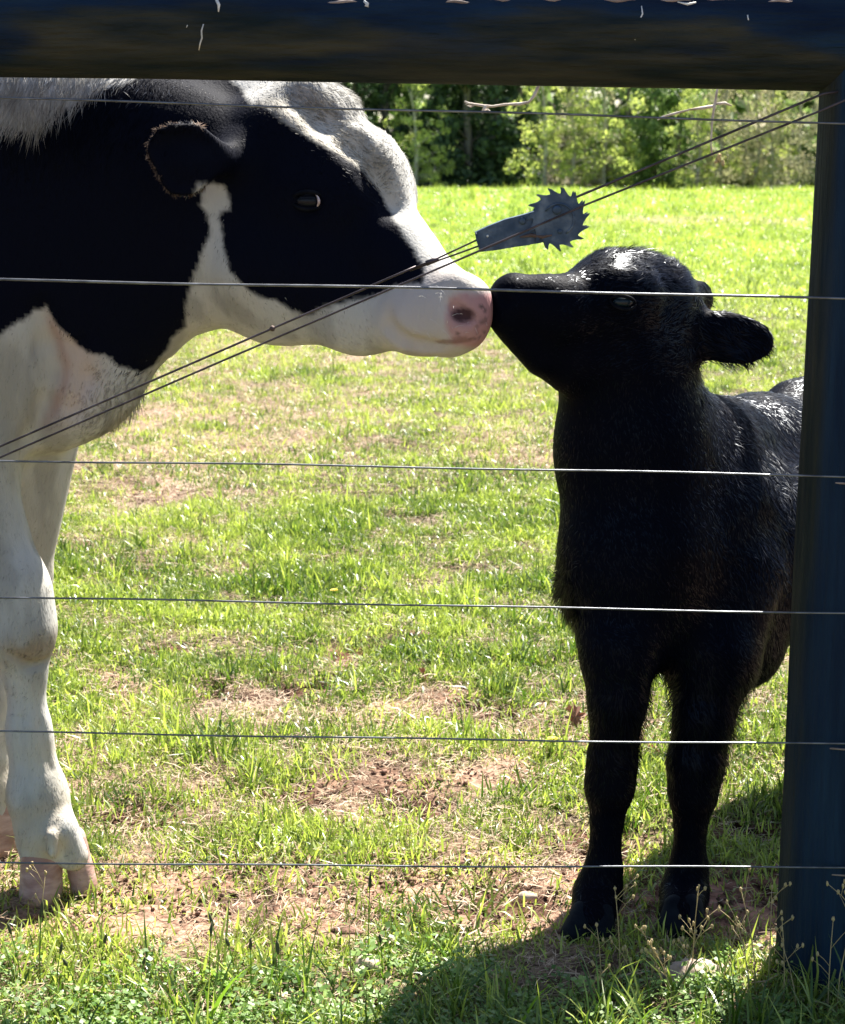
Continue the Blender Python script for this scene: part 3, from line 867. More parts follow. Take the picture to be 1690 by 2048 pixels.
poly_head = zx([(446, 262), (470, 232), (488, 205), (505, 206), (560, 245), (620, 280), (680, 308), (730, 345), (765, 398), (800, 455), (830, 500), (846, 530), (843, 556), (800, 568), (760, 588), (700, 597), (655, 612), (625, 630), (590, 620), (560, 604), (530, 600), (508, 590), (482, 572), (460, 545), (443, 505), (433, 465), (431, 430), (455, 420), (452, 385), (440, 370), (400, 365), (396, 300)], 2.74)
poly_neck = zx([(-400, 250), (0, 250), (60, 262), (90, 235), (140, 205), (190, 178), (250, 150), (300, 120), (420, 120), (440, 150), (472, 172), (492, 208), (470, 300), (420, 340), (398, 385), (400, 410), (417, 430), (417, 468), (402, 508), (382, 560), (370, 600), (364, 645), (360, 662), (330, 682), (314, 712), (292, 745), (268, 756), (230, 742), (190, 715), (150, 700), (120, 672), (96, 650), (86, 612), (60, 627), (30, 650), (0, 672), (-60, 700), (-150, 690), (-220, 600), (-400, 560)], 2.76)
nl = S(1000, 2.8)
def cow_black(p):
    j = (fbm(p * 16, 81, 4) - .5) * .020
    j2 = (fbm(p * np.array([40, 16, 16]) + 5, 82, 3) - .5) * .022
    x = p[:, 0] + j; z = p[:, 2] + j2
    bl = in_poly(x, z, poly_head) | in_poly(x, z, poly_neck)
    body = (p[:, 0] < -.98) & (fbm(p * np.array([1.6, 1.0, 1.6]) + 3.3, 84, 3) > .47) & (z > .62)
    far_ear = (p[:, 1] > 2.99) & (p[:, 0] > -.62) & (p[:, 0] < -.25) & (z > .95)
    return bl | body | far_ear
poly_nose = zx([(898, 592), (925, 584), (960, 586), (1000, 590), (1000, 690), (960, 700), (930, 694), (905, 688), (893, 655), (893, 615)], 2.64)
_f = [P(a, b_, 2.74) for a, b_ in ((60, 880), (84, 840), (106, 790), (112, 740), (100, 690), (84, 640), (78, 610))]
fold_z = np.array([q[2] for q in _f]); fold_x = np.array([q[0] for q in _f])
mz = P(926, 625, 2.64); dwl = P(98, 740, 2.8); knee = P(60, 1305, 2.72)
def cow_color(p, r=None, strand=False):
    if r is None:
        bl = sum(cow_black(p + np.array(o_)).astype(float) for o_ in ((0, 0, 0), (.003, 0, 0), (-.003, 0, 0), (0, 0, .003), (0, 0, -.003))) / 5
    else:
        bl = cow_black(p + r.normal(0, .0055, p.shape)).astype(float)
    wh = np.array([.47, .46, .435])[None] * np.ones((len(p), 1))
    tan = sstep(.45, .7, fbm(p * np.array([9, 9, 5]), 85, 3))[:, None]
    wh = wh * (1 - tan * np.array([.04, .08, .16]))
    gr = (.26 * sstep(.45, .65, fbm(p * np.array([26, 26, 7]), 83, 3)))[:, None]; wh = wh * (1 - gr)
    # rosy skin round the muzzle and on the brisket fold, dirt on the knee
    pk = np.zeros(len(p)); near = (p[:, 0] > mz[0] - .12)
    if near.any():
        pp = p[near]; acc = 0
        for (ox, oz) in ((0, 0), (.004, 0), (-.004, 0), (0, .004), (0, -.004), (.003, .003), (-.003, -.003)):
            acc = acc + in_poly(pp[:, 0] + ox + .006 * (fbm(pp * 60, 86, 2) - .5), pp[:, 2] + oz + .006 * (fbm(pp * 60, 87, 2) - .5), poly_nose)
        pk[near] = acc / 7
    pk = (pk * .92)[:, None]
    wh = wh * (1 - pk) + np.array([.40, .20, .205]) * pk
    pk2 = (.30 * (1 - sstep(.05, .13, np.sqrt(((p - P(840, 640, 2.63)) ** 2).sum(1)))))[:, None]
    wh = wh * (1 - pk2) + np.array([.50, .38, .375]) * pk2
    fx = np.interp(p[:, 2], fold_z, fold_x) + .012 * (fbm(p * 18, 87, 2) - .5)
    on = (p[:, 0] < -.3) & (p[:, 1] < 2.95)
    vz = sstep(fold_z[0] - .02, fold_z[0] + .05, p[:, 2]) * (1 - sstep(fold_z[-1] - .05, fold_z[-1] + .01, p[:, 2]))
    f1 = (.55 * np.exp(-((p[:, 0] - fx) / .011) ** 2) * vz * on)[:, None]; wh = wh * (1 - f1) + np.array([.30, .15, .10]) * f1
    f2 = (.45 * np.exp(-((p[:, 0] - fx - .03) / .035) ** 2) * vz * on)[:, None]; wh = wh * (1 - f2) + np.array([.58, .38, .31]) * f2
    kd = (.9 * np.exp(-(((p[:, 0] - knee[0]) / .05) ** 2 + ((p[:, 2] - knee[2]) / .028) ** 2)) * sstep(.3, .6, fbm(p * 30, 88, 2) + .15))[:, None]
    wh = wh * (1 - kd) + np.array([.27, .21, .15]) * kd
    low = (.6 * (1 - sstep(.12, .30, p[:, 2])) * sstep(.45, .65, fbm(p * 14, 89, 3)))[:, None]
    wh = wh * (1 - low) + np.array([.42, .36, .28]) * low
    # dark spots on the nose
    for (sx, sy, rr, a) in ((963, 618, .008, .85), (960, 650, .008, .5), (917, 664, .0045, .7), (970, 640, .008, .5), (923, 610, .0035, .9), (955, 672, .008, .55), (935, 676, .005, .4), (972, 664, .007, .6)):
        q = P(sx, sy, 2.65)
        k_ = (a * (1 - sstep(rr * .6, rr * 1.2, np.sqrt((p[:, 0] - q[0]) ** 2 + (p[:, 2] - q[2]) ** 2 + .003 * (fbm(p * 90, 90, 2) - .5) ** 2))))[:, None]
        wh = wh * (1 - k_) + np.array([.07, .055, .055]) * k_
    q = P(926, 630, 2.63)
    kn = (.96 * (1 - sstep(.010, .019, np.sqrt(((p[:, 0] - q[0]) * .8) ** 2 + ((p[:, 2] - q[2]) * 1.2) ** 2))))[:, None]
    wh = wh * (1 - kn) + np.array([.05, .025, .03]) * kn  # shade inside the nostril painted into the skin colour
    q = P(910, 684, 2.62)
    km = (.6 * (1 - sstep(.5, 1.1, ((p[:, 0] - q[0]) / .034) ** 2 + ((p[:, 2] - q[2] - .1 * (p[:, 0] - q[0])) / .006) ** 2)))[:, None]
    wh = wh * (1 - km) + np.array([.16, .08, .06]) * km
    bk = np.array([.0022, .0032, .009])
    out = bk * bl[:, None] + wh * (1 - bl[:, None])
    return out
ear_c = P(360, 316, 2.66)
def ear_rim(p):
    o = np.zeros(len(p), bool); k = (np.abs(p[:, 0] - ear_c[0]) < .09) & (np.abs(p[:, 2] - ear_c[2]) < .10) & (p[:, 1] < 2.72)
    if k.any():
        q = p[k]; o[k] = (ear_sd(q[:, 0], q[:, 2]) > -.0065) & (q[:, 0] < P(405, 300, 2.66)[0])
    return o
def cow_strand_col(p, r):
    c = cow_color(p, r)
    c = c * r.uniform(.62, 1.22, (len(p), 1))
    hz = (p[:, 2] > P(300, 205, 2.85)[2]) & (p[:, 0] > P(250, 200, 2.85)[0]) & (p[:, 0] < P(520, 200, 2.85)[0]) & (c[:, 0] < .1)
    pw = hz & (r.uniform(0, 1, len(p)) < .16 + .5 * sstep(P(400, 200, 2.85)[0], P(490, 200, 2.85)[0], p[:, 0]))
    c[pw] = np.array([.20, .21, .24]) * r.uniform(.4, 1.4, (pw.sum(), 1))  # grey hairs blend the white edge; sky sheen painted into the black poll
    er = ear_rim(p)
    c[er] = np.array([.21, .155, .125]) * r.uniform(.6, 1.3, (er.sum(), 1))  # tan colour paints the backlit glow into the black ear's rim hairs
    bk = c[:, 0] < .05
    c[bk] = c[bk] * r.uniform(.6, 2.2, (bk.sum(), 1))
    return np.clip(c, 0, .95)
me = mesh_np('body', V, [Fq], M_coat); add_col(me, cow_color(V))
link('body', me, cow)
hx = P(480, 300, 2.8)[0]
def cow_flow(p):
    f = np.tile(np.array([-.45, 0, -.9]), (len(p), 1))
    head = p[:, 0] > hx
    f[head] = np.array([.45, -.1, -.8])
    front = head & (p[:, 2] > P(700, 420, 2.8)[2]) ; f[front] = np.array([.75, 0, -.65])
    er = ear_rim(p); f[er] = (p[er] - ear_c) * np.array([10, 2, 10])
    nose = p[:, 0] > P(760, 500, 2.7)[0]
    f[nose] = np.array([-.5, 0, -.4])
    top = (p[:, 2] > 1.22) & (p[:, 0] < P(240, 200, 2.9)[0]); f[top] = np.array([-.1, -.2, -1])
    return f
w1 = P(100, 200, 2.85); fh = P(760, 330, 2.84); dl = P(250, 800, 2.88); pl = P(640, 190, 2.9)
def cow_len(p):
    l = np.full(len(p), .010)
    l[(p[:, 0] > P(740, 500, 2.7)[0])] = .006
    l = l + .010 * np.exp(-((p - fh) ** 2).sum(1) / .09 ** 2) + .016 * np.exp(-((p - pl) ** 2).sum(1) / .08 ** 2)
    l = l + .040 * np.exp(-(((p - w1) * np.array([.7, .3, 1])) ** 2).sum(1) / .09 ** 2)
    l = l + .026 * np.exp(-((p - dl) ** 2).sum(1) / .06 ** 2)
    er = ear_rim(p); l[er] = .006 + .010 * fbm(p[er] * 45, 97, 2)
    return l
def cow_lift(p):
    l = np.full(len(p), .16)
    l = l + .12 * np.exp(-((p - fh) ** 2).sum(1) / .09 ** 2) + .2 * np.exp(-((p - pl) ** 2).sum(1) / .08 ** 2) + .7 * np.exp(-((p - dl) ** 2).sum(1) / .05 ** 2)
    er = ear_rim(p); l[er] = .7
    return l
def cow_w(p):
    w_ = np.where(p[:, 0] > -1.0, 1.0, .12)
    w_ = w_ * np.where(ear_rim(p), 4, 1) * (1 - .5 * np.exp(-((p - dl) ** 2).sum(1) / .06 ** 2))
    dm = np.sqrt(((p - mz) ** 2 * np.array([1.0, .35, .8])).sum(1))
    return w_ * np.where(dm < .05, .04, 1)
fur('coat', V, Fq, 190000, cow_w, cow_flow, cow_len, cow_lift, .0010, cow_strand_col, M_hair_c, cow, 3, .3)

# hooves: a pair of claws each
def hoof(name, claws, mat, parent, h=.0035, z0=.001, dew=None, label=None):
    lo = np.min([c[0] for c in claws], 0) - .11; hi = np.max([c[0] for c in claws], 0) + .11
    lo[2] = -.02
    f = Field(lo, hi, h)
    for (top, rt, toe, rb) in claws:
        f.cone(top, rt, toe, rb, .006)
    f.cut_below(z0)
    v, q = f.mesh()
    o = link(name, mesh_np(name, v, [q], mat), parent)
    if label: o['label'] = label
    return o
def gp(px, Y, z): 
    q = P(px, 1750, Y); return np.array([q[0] * (Y * cp + (CAMH - z) * sp) / (Y * cp + (CAMH - P(px, 1750, Y)[2]) * sp), Y, z])
hoof('hoof', [(gp(84, 2.75, .10), .034, gp(82, 2.715, .012), .037), (gp(147, 2.76, .095), .021, gp(168, 2.745, .012), .024)], M_horn, cow)
hoof('hoof', [(gp(-20, 2.93, .10), .032, gp(-30, 2.91, .018), .042), (gp(8, 2.94, .09), .030, gp(6, 2.925, .016), .036)], M_horn, cow)
for yy, xo in ((2.85, .0), (3.17, .14)):
    hoof('hoof', [(np.array((-2.24 + xo, yy - .025, .09)), .03, np.array((-2.2 + xo, yy - .03, .02)), .04), (np.array((-2.24 + xo, yy + .025, .09)), .03, np.array((-2.2 + xo, yy + .03, .02)), .04)], M_horn, cow)
# eye
def ball(name, c, r, mat, parent, sq=(1, 1, 1), n=20, m=14):
    b_ = MB(); b_.blob(c, r, n, m, 0, sq)
    return link(name, b_.mesh(name, mat), parent)
ec = P(617, 402, 2.745)
eye = ball('eye', ec, .0185, M_eye, cow, (1.1, .8, .7))
sc_ = MB()
arc = []
for k in range(9):
    a = R(-52 + k * 13)
    arc.append((ec[0] + .004 + .0135 * math.cos(a), ec[1] - .0145 + .005 * abs(k - 4) / 4, ec[2] + .0125 * math.sin(a)))
sc_.tube(arc, [.0005, .0012, .0018, .0022, .0023, .0022, .0018, .0012, .0005], 8)
link('eye_white', sc_.mesh('eye_white', M_sclera), cow)
lid = MB()
for sgn in (1, -1):
    pts = []
    for k in range(13):
        a = math.pi * k / 12
        pts.append((ec[0] - .026 * math.cos(a), ec[1] - .012 + .012 * abs(math.cos(a)) ** 2, ec[2] + sgn * (.0135 * math.sin(a)) + .001))
    lid.tube(pts, [.0015 + .0022 * math.sin(math.pi * k / 12) for k in range(13)], 8)
link('eyelid', lid.mesh('eyelid', M_lid), cow)
ecf = P(700, 330, 3.0)
ball('eye', (ec[0] + .12, ec[1] + .235, ec[2] + .02), .02, M_eye, cow, (1.1, .8, .85))
# whiskers round the nose
wk = MB()
random.seed(5)
for k in range(26):
    a = (random.uniform(800, 975), random.uniform(555, 690))
    q = P(a[0], a[1], 2.61 + .0004 * abs(a[0] - 880))
    d = np.array([random.uniform(-.2, 1.0), -1.0, random.uniform(-.9, .5)]); d /= np.linalg.norm(d)
    l = random.uniform(.012, .028)
    wk.tube([q, q + d * l * .5, q + d * l + np.array([0, 0, -.003])], [.00028, .0002, .0001], 4, False)
tag(link('whiskers', wk.mesh('whiskers', M_chip), cow), kind='stuff')

# ------------------------------------------------------------------ CALF
calf = empty('calf', (.45, 2.85, 0))
tag(calf, 'black calf standing beside the fence post, lifting its muzzle to the cow', 'calf')
fk = Field((.02, 2.44, -.02), (1.26, 3.66, 1.22), .0055)
cn(fk, (1034, 606, 2.685, 52), (1110, 622, 2.70, 62), .015, .95)
cn(fk, (1018, 588, 2.685, 36), (1014, 636, 2.685, 37), .015, 1.25)
cn(fk, (1030, 574, 2.685, 25), (1090, 578, 2.69, 22), .012, 1.3)
cn(fk, (1030, 670, 2.69, 26), (1080, 716, 2.71, 34), .02, 1.2)
cn(fk, (1110, 622, 2.70, 62), (1215, 612, 2.75, 92), .03, .9)
cn(fk, (1222, 600, 2.76, 92), (1300, 608, 2.80, 92), .03, .9)
cn(fk, (1215, 545, 2.77, 34), (1275, 535, 2.79, 32), .025, 1.2)
cn(fk, (1345, 600, 2.83, 48), (1320, 580, 2.82, 50), .03, 1.0)
cn(fk, (1062, 660, 2.70, 42), (1150, 708, 2.73, 66), .02, .8)
cn(fk, (1145, 712, 2.74, 66), (1215, 700, 2.78, 95), .03, .8)
cn(fk, (1225, 690, 2.78, 105), (1300, 680, 2.82, 95), .03, .8)
cn(fk, (1225, 572, 2.70, 26), (1280, 582, 2.72, 26), .025, .7)          # brow
cn(fk, (1235, 530, 2.86, 28), (1290, 540, 2.87, 28), .025, .9)
cn(fk, (1255, 740, 2.80, 132), (1265, 900, 2.80, 142), .04, .85)
cn(fk, (1265, 900, 2.80, 142), (1290, 1080, 2.80, 160), .05, .9)
cn(fk, (1262, 1120, 2.75, 140), (1300, 1210, 2.77, 136), .05, .85)
cn(fk, (1340, 860, 2.86, 100), (1400, 1000, 2.88, 140), .05, .85)
cn(fk, (1385, 1060, 2.86, 145), (1460, 1130, 2.94, 150), .06, .85)
# withers, back, barrel, rump  in metres
wi = P(1425, 885, 2.93); ru = P(1668, 850, 3.38)
fk.cone(wi, .082, P(1515, 890, 3.12), .085, .06)
fk.cone(P(1515, 893, 3.12), .085, ru, .085, .06)
fk.cone(P(1585, 810, 3.28), .045, P(1640, 800, 3.34), .05, .05)
fk.cone(P(1480, 1060, 2.98), .145, P(1690, 1010, 3.26), .155, .06)
fk.cone(P(1485, 1150, 3.0), .13, P(1690, 1080, 3.26), .14, .06)
fk.cone(P(1675, 890, 3.38), .115, P(1690, 1020, 3.40), .12, .06)
cn(fk, (1440, 1150, 2.84, 125), (1435, 1320, 2.76, 82), .04)
cn(fk, (1490, 1180, 2.92, 100), (1480, 1290, 2.88, 88), .05)
cn(fk, (1250, 1200, 2.74, 110), (1238, 1310, 2.69, 70), .04)
cn(fk, (1440, 905, 2.96, 80), (1465, 1080, 2.93, 90), .04)               # shoulder blade
# forelegs
cn(fk, (1236, 1290, 2.69, 76), (1235, 1400, 2.665, 56), .03)
cn(fk, (1235, 1400, 2.665, 56), (1224, 1530, 2.655, 45), .02)
cn(fk, (1224, 1525, 2.655, 47), (1219, 1575, 2.65, 46), .02)
cn(fk, (1219, 1575, 2.65, 44), (1214, 1640, 2.65, 33), .02)
cn(fk, (1214, 1640, 2.65, 32), (1207, 1740, 2.645, 33), .01)
cn(fk, (1207, 1740, 2.645, 35), (1196, 1785, 2.64, 45), .02)
cn(fk, (1196, 1785, 2.64, 44), (1184, 1836, 2.60, 46), .02)
cn(fk, (1160, 1772, 2.665, 13), (1152, 1780, 2.67, 8), .01)
cn(fk, (1424, 1310, 2.75, 84), (1408, 1430, 2.715, 58), .03)
cn(fk, (1408, 1430, 2.715, 58), (1391, 1530, 2.70, 53), .02)
cn(fk, (1391, 1525, 2.70, 54), (1386, 1585, 2.695, 46), .02)
cn(fk, (1386, 1585, 2.695, 45), (1381, 1645, 2.69, 33), .02)
cn(fk, (1381, 1645, 2.69, 32), (1377, 1735, 2.685, 34), .01)
cn(fk, (1377, 1735, 2.685, 35), (1369, 1785, 2.68, 46), .02)
cn(fk, (1369, 1785, 2.67, 45), (1362, 1830, 2.62, 46), .02)
# hind legs
for x0, y0 in ((.90, 3.36), (1.01, 3.34)):
    fk.cone((x0, y0, .62), .115, (x0 + .01, y0 - .02, .46), .06, .05)
    fk.cone((x0 + .01, y0 - .02, .46), .055, (x0 + .02, y0 + .06, .33), .036, .03)
    fk.cone((x0 + .02, y0 + .06, .33), .033, (x0 + .02, y0 + .04, .14), .024, .02)
    fk.cone((x0 + .02, y0 + .04, .14), .03, (x0, y0, .06), .034, .02)
fk.cone((.94, 3.50, .76), .022, (.97, 3.58, .40), .014, .02)
# ears
ax_e = np.array([[1, .12, -.16], [.16, 0, 1], [-.1, 1, 0]])
el(fk, (1470, 678, 2.80), (82, 50, 16), ax_e, .015)
el(fk, (1476, 682, 2.783), (58, 32, 12), ax_e, .012, 'sub')
cn(fk, (1360, 655, 2.82, 42), (1425, 668, 2.805, 34), .03, .8)
el(fk, (1395, 600, 3.0), (60, 40, 15), np.array([[.6, .8, .1], [0, 0, 1], [-.8, .6, 0]]), .015)
cn(fk, (1340, 610, 2.92, 40), (1370, 605, 2.97, 30), .03)
# nostril, mouth, eye
fk.groove([(1002, 590), (1008, 600), (1020, 604)], [.004, .007, .004], .006)
fk.groove([(983, 648), (1010, 662), (1050, 668)], .0025, .004)
el(fk, (1246, 604, 2.655), (24, 15, 14), None, .01, 'sub')
V2, F2 = fk.mesh()
def calf_color(p):
    c = np.tile(np.array([.0010, .0017, .0055]), (len(p), 1))
    br = sstep(.5, .75, fbm(p * 7, 91, 3))[:, None]
    c = c * (1 - br) + np.array([.0024, .0022, .005]) * br
    return c
def calf_strand(p, r):
    return np.clip(calf_color(p) * r.uniform(.6, 2.0, (len(p), 1)), 0, 1)
me = mesh_np('body', V2, [F2], M_coatk); add_col(me, calf_color(V2))
link('body', me, calf)
bris = P(1125, 1190, 2.75); el1 = P(1290, 1440, 2.66); el2 = P(1470, 1440, 2.72); earb = P(1440, 725, 2.8); fhk = P(1290, 520, 2.78); gapc = P(1320, 1370, 2.75); flank = P(1530, 1080, 2.95)
def kflow(p):
    f = np.tile(np.array([.30, .1, -.9]), (len(p), 1))
    head = (p[:, 2] > P(1200, 740, 2.8)[2]) & (p[:, 0] < P(1390, 700, 2.8)[0])
    f[head] = np.array([.8, 0, .15])
    ear = (p[:, 2] > P(1400, 740, 2.8)[2]) & (p[:, 0] > P(1392, 700, 2.8)[0]) & (p[:, 1] < 2.9)
    f[ear] = np.array([.8, 0, -.6])
    return f
def g_(p, c, s): return np.exp(-((p - c) ** 2).sum(1) / s ** 2)
def klen(p):
    l = np.full(len(p), .013)
    l *= .5 + .5 * np.clip(sstep(P(1060, 600, 2.7)[0], P(1220, 600, 2.7)[0], p[:, 0]) + (p[:, 2] < .8), 0, 1)
    l = l + .030 * g_(p, bris, .05) + .020 * g_(p, el1, .07) + .020 * g_(p, el2, .08) + .022 * g_(p, earb, .05) + .010 * g_(p, fhk, .1) + .022 * g_(p, gapc, .05) + .008 * g_(p, flank, .2)
    return l
def klift(p):
    return .20 + .7 * g_(p, bris, .05) + .6 * g_(p, el1, .07) + .6 * g_(p, el2, .08) + .5 * g_(p, earb, .05) + .25 * g_(p, fhk, .1) + .4 * g_(p, gapc, .06) + .15 * g_(p, flank, .2)
fur('coat', V2, F2, 130000, lambda p: 1 + 2.5 * g_(p, fhk, .12) + 1.5 * g_(p, flank, .2) + 3 * g_(p, bris, .05) + 0 * p[:, 0], kflow, klen, klift, .0012, calf_strand, M_hair_k, calf, 9, 1.2, .12, lambda p: np.clip(sstep(.36, .56, p[:, 0] - .25 * np.abs(p[:, 2] - .72)) * sstep(.40, .75, p[:, 2]) * sstep(.35, .6, fbm(p * np.array([14, 14, 7]), 95, 3)) + .0, 0, 1) * (p[:, 2] < 1.0))
hoof('hoof', [(gp(1200, 2.595, .034), .022, gp(1200, 2.575, .006), .026), (gp(1168, 2.595, .034), .021, gp(1152, 2.572, .006), .026)], M_hornd, calf)
hoof('hoof', [(gp(1380, 2.615, .034), .022, gp(1382, 2.595, .006), .026), (gp(1352, 2.615, .034), .021, gp(1344, 2.592, .006), .026)], M_hornd, calf)
for x0, y0 in ((.90, 3.36), (1.01, 3.34)):
    hoof('hoof', [(np.array((x0 - .02, y0, .06)), .026, np.array((x0 - .03, y0 - .04, .012)), .03), (np.array((x0 + .02, y0, .06)), .026, np.array((x0 + .02, y0 - .04, .012)), .03)], M_hornd, calf)
ek = P(1246, 604, 2.672)
M_eyek = noise_mat('calf_eyeball', (.004, .010, .016), (.012, .024, .032), 60, .25, 0, .05, spec=.3)
ball('eye', ek, .0138, M_eyek, calf, (1.15, .8, .68))
lid = MB()
for sgn in (1, -1):
    pts = []
    for k in range(13):
        a = math.pi * k / 12
        pts.append((ek[0] - .020 * math.cos(a), ek[1] - .010 + .010 * math.cos(a) ** 2, ek[2] + sgn * (.010 * math.sin(a)) - .15 * (ek[0] - (ek[0] - .020 * math.cos(a))) * -1))
    lid.tube(pts, [.001 + .002 * math.sin(math.pi * k / 12) for k in range(13)], 8)
link('eyelid', lid.mesh('eyelid', M_lid), calf)
ball('eye', (ek[0] + .02, ek[1] + .20, ek[2] + .05), .016, M_eye, calf, (1.1, .8, .85))

# ------------------------------------------------------------------ FENCE
def wood_mat(name, stretch):
    m, t = new_mat(name)
    out = N(t, 'ShaderNodeOutputMaterial'); b = N(t, 'ShaderNodeBsdfPrincipled')
    b.inputs['Roughness'].default_value = .8; b.inputs['Specular IOR Level'].default_value = .15
    at = N(t, 'ShaderNodeVertexColor', layer_name='Col')
    tc = N(t, 'ShaderNodeTexCoord'); mp = N(t, 'ShaderNodeMapping'); mp.inputs['Scale'].default_value = stretch
    L(t, tc.outputs['Object'], mp.inputs[0])
    def ramp(sc, a, c, pa, pb):
        n1 = N(t, 'ShaderNodeTexNoise'); n1.inputs['Scale'].default_value = sc; n1.inputs['Detail'].default_value = 8
        L(t, mp.outputs[0], n1.inputs['Vector'])
        q = N(t, 'ShaderNodeValToRGB'); q.color_ramp.elements[0].position = pa; q.color_ramp.elements[0].color = (*a, 1)
        q.color_ramp.elements[1].position = pb; q.color_ramp.elements[1].color = (*c, 1)
        L(t, n1.outputs[0], q.inputs[0]); return n1, q.outputs[0]
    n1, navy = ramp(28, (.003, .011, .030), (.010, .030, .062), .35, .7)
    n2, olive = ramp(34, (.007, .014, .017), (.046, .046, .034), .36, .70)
    mx = N(t, 'ShaderNodeMix', data_type='RGBA'); L(t, at.outputs[0], mx.inputs[0]); L(t, navy, mx.inputs[6]); L(t, olive, mx.inputs[7])  # navy sky reflection and olive ground bounce put into the wood colour
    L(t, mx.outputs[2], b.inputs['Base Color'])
    n3 = N(t, 'ShaderNodeTexNoise'); n3.inputs['Scale'].default_value = 110; n3.inputs['Detail'].default_value = 6
    L(t, mp.outputs[0], n3.inputs['Vector'])
    bp = N(t, 'ShaderNodeBump'); bp.inputs['Strength'].default_value = 1; bp.inputs['Distance'].default_value = .008
    L(t, n3.outputs[0], bp.inputs['Height']); L(t, bp.outputs[0], b.inputs['Normal']); L(t, b.outputs[0], out.inputs[0])
    return m
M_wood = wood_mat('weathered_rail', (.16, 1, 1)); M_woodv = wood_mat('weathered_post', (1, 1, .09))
def log(p0, p1, r0, r1, mat, name, seed, n=40, seg=90, sq=None):
    p0, p1 = np.asarray(p0, float), np.asarray(p1, float)
    d = p1 - p0; ln = np.linalg.norm(d); d /= ln
    up = np.array([0, 0, 1.0]) if abs(d[2]) < .9 else np.array([0, 1.0, 0])
    x = np.cross(up, d); x /= np.linalg.norm(x); y = np.cross(d, x)
    tt = np.repeat(np.linspace(0, 1, seg), n); aa = np.tile(np.arange(n) / n * 2 * np.pi, seg)
    q = np.c_[np.cos(aa) * 1.6, np.sin(aa) * 1.6, tt * ln * 1.5]
    q2 = np.c_[np.cos(aa) * 9, np.sin(aa) * 9, tt * ln * 1.2]
    r = (r0 + (r1 - r0) * tt) * (1 + .07 * (fbm(q, seed, 3) - .5) + .035 * (fbm(q2, seed + 5, 2) - .5))
    crack = np.exp(-((((aa + .18 * np.sin(tt * 7) - (1.2 if abs(d[2]) < .9 else 4.3)) % 6.283) - 0) / .045) ** 2) * .004
    r = r - crack
    V = p0 + d * (tt * ln)[:, None] + x * (np.cos(aa) * r)[:, None] + y * (np.sin(aa) * r)[:, None]
    ii = np.arange(seg * n).reshape(seg, n)
    a = ii[:-1]; b_ = ii[1:]
    qf = np.stack([a.ravel(), np.roll(a, -1, 1).ravel(), np.roll(b_, -1, 1).ravel(), b_.ravel()], 1)
    V = np.concatenate([V, [p0, p1]])
    c0, c1 = len(V) - 2, len(V) - 1
    t0 = np.stack([np.full(n, c0), np.roll(ii[0], -1), ii[0]], 1); t1 = np.stack([np.full(n, c1), ii[-1], np.roll(ii[-1], -1)], 1)
    me = mesh_np(name, V, [qf, np.concatenate([t0, t1])], mat)
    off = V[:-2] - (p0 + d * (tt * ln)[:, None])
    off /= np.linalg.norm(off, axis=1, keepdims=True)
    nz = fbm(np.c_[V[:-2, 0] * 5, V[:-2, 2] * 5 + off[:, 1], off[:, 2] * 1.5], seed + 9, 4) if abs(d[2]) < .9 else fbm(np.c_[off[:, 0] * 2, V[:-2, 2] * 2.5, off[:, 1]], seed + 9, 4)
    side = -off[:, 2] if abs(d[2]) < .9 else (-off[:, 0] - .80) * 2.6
    a_ = sstep(-.10, .45, side + (nz - .5) * (3.4 if abs(d[2]) < .9 else 1.6))  # ground-bounce olive painted on the rail's underside and the post's left side
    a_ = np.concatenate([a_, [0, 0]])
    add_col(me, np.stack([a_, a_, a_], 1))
    return me
PY = 2.47
pb = P(1640, 190, PY); R_P = .100
def post(cx, rt, rb, ztop, seed, label, name='fence_post'):
    root = empty(name, (cx, PY, 0)); tag(root, label, 'fence post')
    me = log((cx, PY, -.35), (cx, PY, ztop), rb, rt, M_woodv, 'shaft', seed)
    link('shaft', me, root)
    return root
pxc = P(1640, 190, PY)[0] + .098
print('post axis', pxc, 'check base', P(1568, 1900, PY)[0] + .104)
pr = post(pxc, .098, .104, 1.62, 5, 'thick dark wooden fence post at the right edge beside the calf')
pl_x = -2.42
plp = post(pl_x, .098, .104, 1.62, 6, 'thick dark wooden fence post outside the left edge, holding the foot of the brace wire')
pr3 = post(3.35, .075, .08, 1.5, 8, 'slimmer dark wooden fence post well to the right of the calf')
# cracks and marks on the post
def strip(name, pts, wdt, mat, parent, th=.0015):
    m = MB(); m.tube(pts, wdt, 5)
    return link(name, m.mesh(name, mat), parent)
def on_post(px, py, off=.001):
    a = P(px, py, PY - R_P)
    dx = a[0] - pxc; yy = PY - math.sqrt(max(1e-5, (R_P + off) ** 2 - dx * dx))
    a = P(px, py, yy); return a
for (x0, y0, x1, y1, wd) in ((1641, 1262, 1643, 1305, .0018), (1655, 880, 1653, 935, .0009), (1683, 800, 1678, 840, .0008)):
    strip('pale_scratch', [on_post(x0 + (x1 - x0) * k / 4 + math.sin(k) * 1.5, y0 + (y1 - y0) * k / 4) for k in range(5)], [wd * .3, wd, wd, wd * .8, wd * .2], M_chip, pr)
for (y0) in (963, 1495, 1747):
    strip('staple', [on_post(1642, y0, .002), on_post(1665, y0 + 2, .003), on_post(1690, y0 + 4, .003)], .0016, M_split, pr)
